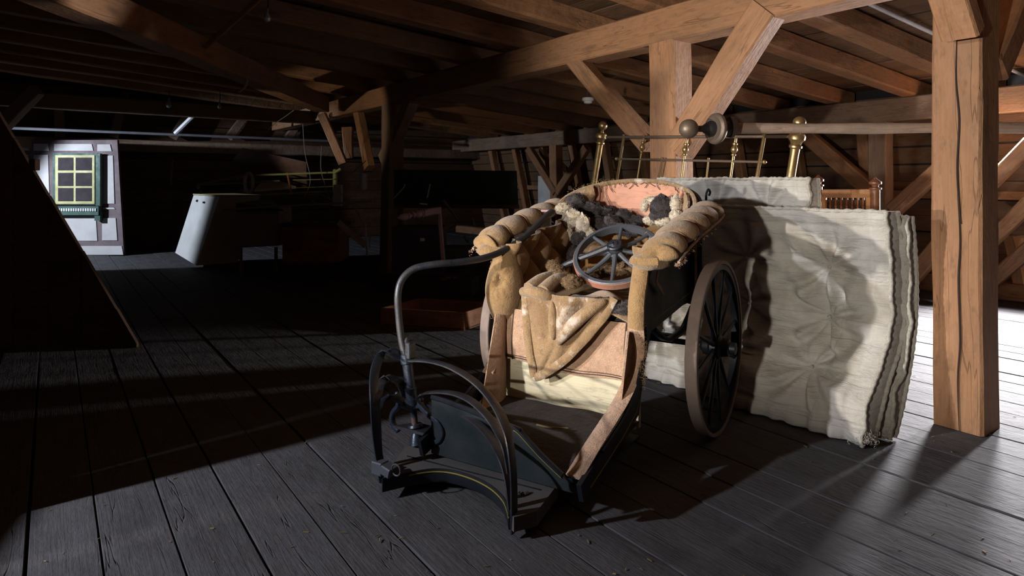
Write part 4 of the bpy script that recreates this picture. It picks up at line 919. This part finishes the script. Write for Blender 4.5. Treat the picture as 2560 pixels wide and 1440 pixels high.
make('smoke_detector', lathe(sd_c+V((0, 0, .03)), sd_c-V((0, 0, .035)), [(0, .055), (.012, .06), (.03, .058), (.034, .045), (.055, .038), (.062, .02)], 24), WHITEP, None, label='white round smoke detector hanging under the dark ceiling left of the braced post', cat='smoke detector')
make('mount', tube([sd_c+V((0, 0, .03)), sd_c+V((0, 0, .16))], .01, sub=1, seg=6), DARKM, bpy.data.objects['smoke_detector'])
# ================================================================== LEFT BACKGROUND: facade panel
FY = 10.5
fp = empty('half_timbered_panel', tuple(on_Y(175, 640, FY)-V((0, 0, on_Y(175, 640, FY).z))), 'painted half-timbered facade panel with a six-pane window standing at the far left', 'facade panel')
def fq(px, py, d=0): return on_Y(px, py, FY-d)
def slab(name, x0, y0, x1, y1, d, t, mat, parent, sl=(0, 0), **k):   # rectangle on the panel plane; sl = lean in px of top/bottom on the right edge
    return make(name, prism([fq(x0, y1, d), fq(x1+sl[1], y1, d), fq(x1+sl[0], y0, d), fq(x0, y0, d)], (0, t, 0)), mat, parent, smooth=False, **k)
make('panel_board', prism([fq(20, 641), fq(310, 638), fq(293, 350), fq(20, 350)], (0, .05, 0)), MAUVE, fp, smooth=False)
for (x0, y0, x1, y1) in ((36, 358, 70, 376), (84, 359, 121, 377), (135, 360, 231, 377), (243, 361, 277, 378), (50, 387, 70, 410), (84, 387, 122, 520), (246, 389, 284, 509), (250, 519, 286, 523), (100, 540, 241, 602), (255, 545, 291, 601), (120, 615, 306, 637), (90, 525, 130, 600)):
    slab('infill', x0, y0, x1, y1, .012, .02, PLASTER, fp, sl=(-2, 2))
wfr = slab('window_casing', 132, 383, 243, 512, .05, .05, DKGREEN, fp)
wf_ = slab('window_sash', 138, 388, 236, 510, .07, .03, YELF, fp)
for (i, x0, x1) in ((0, 145, 183), (1, 189, 229)):
    for (j, y0, y1) in ((0, 394, 426), (1, 432, 465), (2, 470, 503)):
        slab('pane', x0, y0, x1, y1, .075, .012, PANE, wf_)
slab('shutter_edge', 239, 384, 250, 514, .10, .06, DKGREEN, fp)
sl_ = slab('window_sill', 130, 516, 246, 538, .12, .12, DKGREEN, fp)
for i in range(17):
    slab('dentil', 140+i*6.0, 521, 143.5+i*6.0, 528, .135, .02, WHITEP, sl_)
slab('sill_bracket', 236, 528, 250, 552, .1, .08, DKGREEN, fp)
# leaning white box
def qbox(name, pts, d, mat, parent=None, **k): return make(name, prism([V(p) for p in pts], d), mat, parent, smooth=False, **k)
lb = qbox('white_box', [on_Y(438, 632, 9.4), on_Y(491, 664, 9.0), on_Y(549, 492, 9.0), on_Y(484, 488, 9.4)], V((.42, .35, .0)), WHITEP, None, label='tall white painted box leaning back beside the facade panel', cat='box')
make('box_lid', prism([on_Y(484, 487, 9.4)+V((-.01, 0, 0)), on_Y(549, 491, 9.0), on_Y(549, 491, 9.0)+V((.44, .36, .0)), on_Y(484, 487, 9.4)+V((.43, .36, 0))], (0, 0, .015)), YELF, lb, smooth=False)
make('hole', [lathe(on_Y(494, 502, 9.32)-V((.0, .02, 0)), on_Y(494, 502, 9.32)+V((0, .06, 0)), [(0, .018), (.08, .018)], 8), lathe(on_Y(510, 506, 9.2)-V((.0, .02, 0)), on_Y(510, 506, 9.2)+V((0, .06, 0)), [(0, .014), (.08, .014)], 8)], DARKM, lb)
# dark door leaf / boards behind
beam('upright_board', on_Y(424, 398, 12.0), on_Y(408, 584, 12.0), .16, .05, T_grey, None, up=(0, 1, 0), label='dim upright plank against the back wall behind the leaning white box', cat='plank')
# desk with pale front panel
dk = empty('desk', tuple(on_z(630, 632, 0)), 'pale fronted writing desk on short legs, half lost in the dark', 'desk')
DY = 8.5
qbox('front_panel', [on_Y(594, 620, DY), on_Y(697, 614, DY), on_Y(697, 520, DY), on_Y(592, 520, DY)], (0, .5, 0), plain('pale_brown_laminate', (.28, .24, .21), rough=.5), dk)
qbox('desk_top', [on_Y(590, 508, DY-.05), on_Y(672, 497, DY+.5), on_Y(708, 524, DY-.05), on_Y(590, 524, DY-.05)], (0, 0, -.02), DARKM, dk)
for x in (602, 690):
    p = on_Y(x, 618, DY+.03); make('leg', tube([p, V((p.x, p.y, .0))], .022, sub=1, seg=8), T_grey, dk)
# chest
cx = empty('wooden_chest', tuple(on_z(775, 660, 0)), 'reddish wooden chest under the pole frame, dimly lit', 'chest')
CY_ = 8.3
qbox('chest_body', [on_Y(706, 655, CY_), on_Y(848, 655, CY_), on_Y(848, 568, CY_), on_Y(706, 566, CY_)], (0, .5, 0), CHEST, cx)
qbox('chest_lid', [on_Y(702, 567, CY_-.03), on_Y(851, 568, CY_-.03), on_Y(851, 560, CY_-.03), on_Y(702, 558, CY_-.03)], (0, .56, 0), T_dark, cx)
# iron bed base lying on the pile
def rod(nm, pts, r, mat, par): return make(nm, tube([on_Y(*p) for p in pts], r, sub=1 if len(pts) < 3 else 4, seg=8), mat, par)
ib = empty('bed_frame', tuple(on_Y(760, 500, 8.6)), 'narrow yellow-green painted frame lying across the heap at left', 'frame')
rod('side_rail', [(640, 438, 8.4), (840, 431, 8.6)], .014, LIMEP, ib); rod('side_rail', [(655, 487, 8.2), (840, 478, 8.4)], .014, LIMEP, ib)
rod('end_bar', [(838, 425, 8.6), (838, 512, 8.4)], .03, LIMEP, ib); rod('end_bar', [(718, 432, 8.5), (730, 490, 8.3)], .012, CHEST, ib)
rod('bracket', [(836, 432, 8.55), (852, 422, 8.55)], .02, LIMEP, ib); rod('bracket', [(838, 478, 8.4), (854, 486, 8.4)], .02, LIMEP, ib)
rod('wire', [(732, 470, 8.3), (836, 466, 8.5)], .006, LIMEP, ib); rod('wire', [(732, 450, 8.4), (836, 448, 8.5)], .006, LIMEP, ib)
tr = empty('trestle', tuple(on_Y(570, 470, 8.6)), 'pinkish and black jointed trestle lying on top of the white box and desk', 'trestle')
rod('leg', [(500, 461, 8.7), (600, 440, 8.6)], .016, PINKP, tr); rod('leg', [(504, 462, 8.7), (700, 452, 8.5)], .012, GREYPIPE, tr)
make('panel', prism([on_Y(505, 464, 8.65), on_Y(590, 460, 8.55), on_Y(640, 470, 8.5), on_Y(520, 478, 8.6)], (0, .03, 0)), DARKM, tr, smooth=False)
for g_ in (ball(on_Y(496, 465, 8.7), .028, (1, 1, 1.3), 10, .3), ball(on_Y(502, 480, 8.7), .02, (1, 1, 1.4), 10, .3), ball(on_Y(604, 444, 8.6), .05, (1.2, 1, .7), 12, .3), ball(on_Y(612, 476, 8.5), .045, (1.4, 1, .6), 12, .4)): make('cast_end', g_, PINKP, tr)
make('round_band', tube([on_Y(622+10*math.cos(a), 457+24*math.sin(a), 8.45) for a in [2*math.pi*i/12 for i in range(12)]], .022, sub=2, seg=8, closed=True), ENAM, tr)
qbox('white_board', [on_Y(636, 474, 8.5), on_Y(740, 466, 8.6), on_Y(700, 452, 8.9), on_Y(650, 458, 8.8)], (0, 0, -.03), WHITEP, None, label='small white board lying flat within the heap beside the yellow-green frame', cat='board')
# maroon planks lying on the heap
mp = empty('maroon_boards', tuple(on_Y(670, 420, 8.9)), 'dusty maroon shelf boards laid slanting on top of the heap', 'boards')
for (y0, y1) in ((0, 22), (24, 44), (46, 66)):
    qbox('board', [on_Y(582-y0*.1, 400+y0*.45-.2*y0, 8.9), on_Y(766, 430+y0*.75, 8.9), on_Y(768, 430+y1*.75-2, 8.9), on_Y(580, 400+y1*.45-2-.2*y1, 8.9)], (0, .06, 0), MAR, mp)
qbox('board', [on_Y(582, 399, 8.9), on_Y(606, 370, 8.9), on_Y(766, 405, 8.9), on_Y(766, 430, 8.9)], (0, .05, 0), MAR, mp)
# two long pale poles, canister, sloping plank, wires
thing_tube('rod', [on_Y(556, 524, 8.3), on_Y(930, 503, 7.9)], .013, GREYPIPE, 'long pale rod lying level from the leaning white box to the dark post', 'rod', sub=1, seg=8)
cn = on_Y(908, 455, 7.7)
make('canister', lathe(cn+V((0, 0, .11)), cn-V((0, 0, .09)), [(0, .02), (.01, .042), (.03, .045), (.18, .045), (.2, .04)], 16), ENAM, None, label='small grey enamel canister hung on the dark middle post', cat='canister')
make('hook', tube([cn+V((0, 0, .10)), cn+V((.03, .1, .13)), cn+V((.05, .2, .12))], .006, sub=3, seg=6), DARKM, bpy.data.objects['canister'])
beam('leaning_lath', on_Y(846, 556, 7.9), on_Y(914, 612, 7.6), .07, .02, WHITEP, None, up=(0, 1, 0), label='short pale lath leaning down to the foot of the dark post', cat='lath')
qbox('enamel_pan', [on_Y(830, 515, 8.2), on_Y(852, 515, 8.2), on_Y(852, 462, 8.2), on_Y(834, 462, 8.2)], (0, .1, 0), ENAM, None, label='pale blue painted tin standing behind the end of the yellow-green frame', cat='tin')
rw = random.Random(3)
def wire(pts, label): return thing_tube('wire', [on_Y(*p) for p in pts], .0045, GREYPIPE, label, 'wire', sub=5, seg=5)
wire([(757, 310, 8.3), (762, 380, 8.3), (775, 440, 8.3), (772, 470, 8.3), (760, 490, 8.3)], 'thin wire hanging from the roof over the heap')
wire([(804, 365, 8.2), (802, 420, 8.2), (812, 460, 8.2), (825, 500, 8.2)], 'looped wire hanging before the yellow-green frame')
wire([(915, 402, 8.0), (880, 432, 8.1), (850, 456, 8.2), (846, 476, 8.2), (880, 510, 8.1), (905, 555, 7.9), (912, 560, 7.9)], 'wire bowing out from the dark post to the frame and down')
wire([(735, 275, 9.0), (715, 290, 9.0), (700, 300, 9.0), (680, 315, 9.0), (664, 335, 9.0)], 'curly wire dangling in the dark above the heap')
wire([(770, 488, 8.2), (800, 486, 8.2), (830, 500, 8.2), (836, 510, 8.2), (800, 512, 8.2), (776, 500, 8.2)], 'loose coil of wire lying on the heap')
# iron clamp fitting by the post
tf = empty('tool_stand', tuple(on_Y(920, 600, 7.6)), 'slim grey tool stand leaning on the dark middle post', 'stand')
rod('upright', [(913, 560, 7.6), (918, 640, 7.6)], .012, ENAM, tf); rod('head', [(908, 556, 7.6), (926, 552, 7.6)], .018, ENAM, tf); rod('strut', [(926, 560, 7.6), (924, 620, 7.6)], .008, ENAM, tf)
# ------------------------------------------------------------------ middle background
bb = empty('blackboard', tuple(on_Y(1140, 640, 7.2)), 'large black-green board standing crosswise in the dark middle', 'board')
qbox('board_face', [on_Y(985, 512, 7.6), on_Y(1296, 512, 7.2), on_Y(1292, 427, 7.2), on_Y(985, 424, 7.6)], (0, .03, 0), BLKB, bb)
qbox('ledge', [on_Y(985, 520, 7.5), on_Y(1298, 522, 7.1), on_Y(1298, 512, 7.1), on_Y(985, 511, 7.5)], (0, .08, 0), T_dark, bb)
for x in (1000, 1280):
    p = on_Y(x, 515, 7.3); make('leg', box((0, 0, 0), (.05, .05, p.z), Matrix.Translation((p.x, p.y+.05, p.z/2))), T_dark, bb)
bal = empty('baluster', tuple(on_Y(1045, 540, 5.9)), 'pinkish turned baluster sticking out level from a slim upright', 'baluster')
q0, q1 = on_Y(994, 545, 5.75), on_Y(1098, 526, 6.0)
make('turning', lathe(q0, q1, [(0, .004), (.012, .014), (.03, .026), (.07, .034), (.095, .03), (.1, .02), (.104, .03), (.115, .03), (.12, .018), (.14, .018), (.145, .034), (.155, .034), (.16, .022), (.175, .022), (.19, .034), (.22, .036), (.235, .03), (.24, .038), (.25, .038)], 18), PINKP, bal)
beam('block', q0.lerp(q1, .62), q1, .05, .062, PINKP, bal, j=.001, n=4)
beam('upright_post', on_Y(1096, 518, 6.05), on_Y(1110, 655, 6.05), .04, .04, PINKP, bal, up=(0, 1, 0))
mc = empty('scrap_machine', tuple(on_Y(1060, 660, 6.4)), 'black machine part with rods and a small pale label behind the steering tiller', 'machine')
make('body', [box((0, 0, 0), (.5, .4, .46), Matrix.Translation(on_Y(1050, 622, 6.6))), box((0, 0, 0), (.3, .2, .2), Matrix.Translation(on_Y(1150, 640, 6.4)))], DARKM, mc)
make('paper_label', box((0, 0, 0), (.045, .004, .03), Matrix.Translation(on_Y(1056, 599, 6.36))), WHITEP, mc)
rod('rod', [(985, 495, 6.5), (1008, 470, 6.5), (1012, 460, 6.5)], .006, GREYPIPE, mc); rod('rod', [(1068, 495, 6.4), (1075, 460, 6.4)], .006, GREYPIPE, mc)
rod('handle', [(1050, 509, 6.3), (1068, 511, 6.3)], .007, WHITEP, mc)
for q, (x0, y0, x1, y1) in enumerate(((1108, 500, 1145, 550), (1125, 575, 1142, 560), (1160, 590, 1172, 606), (1180, 545, 1186, 565), (1120, 550, 1118, 545))):
    rod('lever', [(x0, y0, 6.2), (x1, y1, 6.2)], .014, DULLM, mc)
mc2 = make('tin_drum', lathe(on_z(1150, 700, .0), on_z(1150, 700, 0)+V((0, 0, .34)), [(0, .16), (.01, .17), (.16, .168), (.165, .175), (.175, .168), (.33, .17), (.34, .15)], 24), DARKM, None, label='dark round drum on the floor behind the left armrest', cat='drum')
# dovetailed wooden drawer on the floor
dr = empty('dovetailed_box', tuple(on_z(1160, 826, 0)), 'orange wooden box with dovetailed corner on the floor left of the chair', 'box')
cA = on_z(1160, 827, .0); eL = (V((-1.0, .28, 0))).normalized(); eR = V((.50, .87, 0)).normalized(); hh = .145
def dbox(p, q, nm, t=.016): 
    d = (q-p).normalized(); nrm = V((-d.y, d.x, 0)); return make(nm, prism([p, q, q+V((0, 0, hh)), p+V((0, 0, hh))], nrm*t if nrm.y > 0 else -nrm*t), CHEST, dr, smooth=False)
c1, c2 = cA+eL*.72, cA+eR*.50; c3 = c1+eR*.5
dbox(cA, c1, 'front_side'); dbox(cA+eR*.018, c2, 'end_side'); dbox(c2, c3, 'back_side'); dbox(c1, c3, 'end_side')
make('bottom', prism([cA+V((0, 0, .006)), c1+V((0, 0, .006)), c3+V((0, 0, .006)), c2+V((0, 0, .006))], (0, 0, .01)), T_dark, dr, smooth=False)
for i in range(9): 
    z = .008+i*.0155; make('dovetail', prism([cA+eL*.001-V((.0008, .001, 0))+V((0, 0, z)), cA+eL*.017-V((.0, .002, 0))+V((0, 0, z+.001)), cA+eL*.017-V((0, .002, 0))+V((0, 0, z+.007)), cA-V((.0008, .001, 0))+V((0, 0, z+.008))], V((0, .003, 0))), PALEWOOD, dr, smooth=False)
bx2 = empty('tin_box', tuple(on_z(1120, 745, .15)), 'small dark box with orange scraps in it, above the dovetailed box', 'box')
qbox('body', [on_Y(1090, 735, 5.9), on_Y(1180, 740, 5.7), on_Y(1180, 700, 5.7), on_Y(1090, 696, 5.9)], (.05, .3, 0), DARKM, bx2)
make('scraps', [ball(on_Y(1110+i*9, 699-(i % 2)*4, 5.85), .018, (1.5, 1, .6), 8, .5) for i in range(4)], CHEST, bx2, kind='stuff')
# far white board seen through the V braces
qbox('whitewashed_sheet', [on_a(1345, 535, 8.0), on_a(1392, 535, 8.0), on_a(1392, 440, 8.0), on_a(1345, 440, 8.0)], _v*.03, WHITEP, None, label='upright whitewashed panel behind the small far post', cat='panel')
# loose straw bits and dust crumbs on the floor
rs = random.Random(5); gs = []
for _ in range(260):
    X, Y = rs.uniform(-2.2, 3.0), rs.uniform(1.9, 5.0)
    if abs(X) > .8*Y: continue
    p = V((X, Y, .003)); an = rs.uniform(0, 6.28); l_ = rs.uniform(.006, .02)
    gs.append(tube([p, p+V((math.cos(an), math.sin(an), 0))*l_+V((0, 0, .002))], rs.uniform(.0007, .0022), sub=1, seg=4))
make('floor_litter', gs, STRAWM, None, label='scattered straw bits and crumbs on the floorboards', cat='litter', kind='stuff')
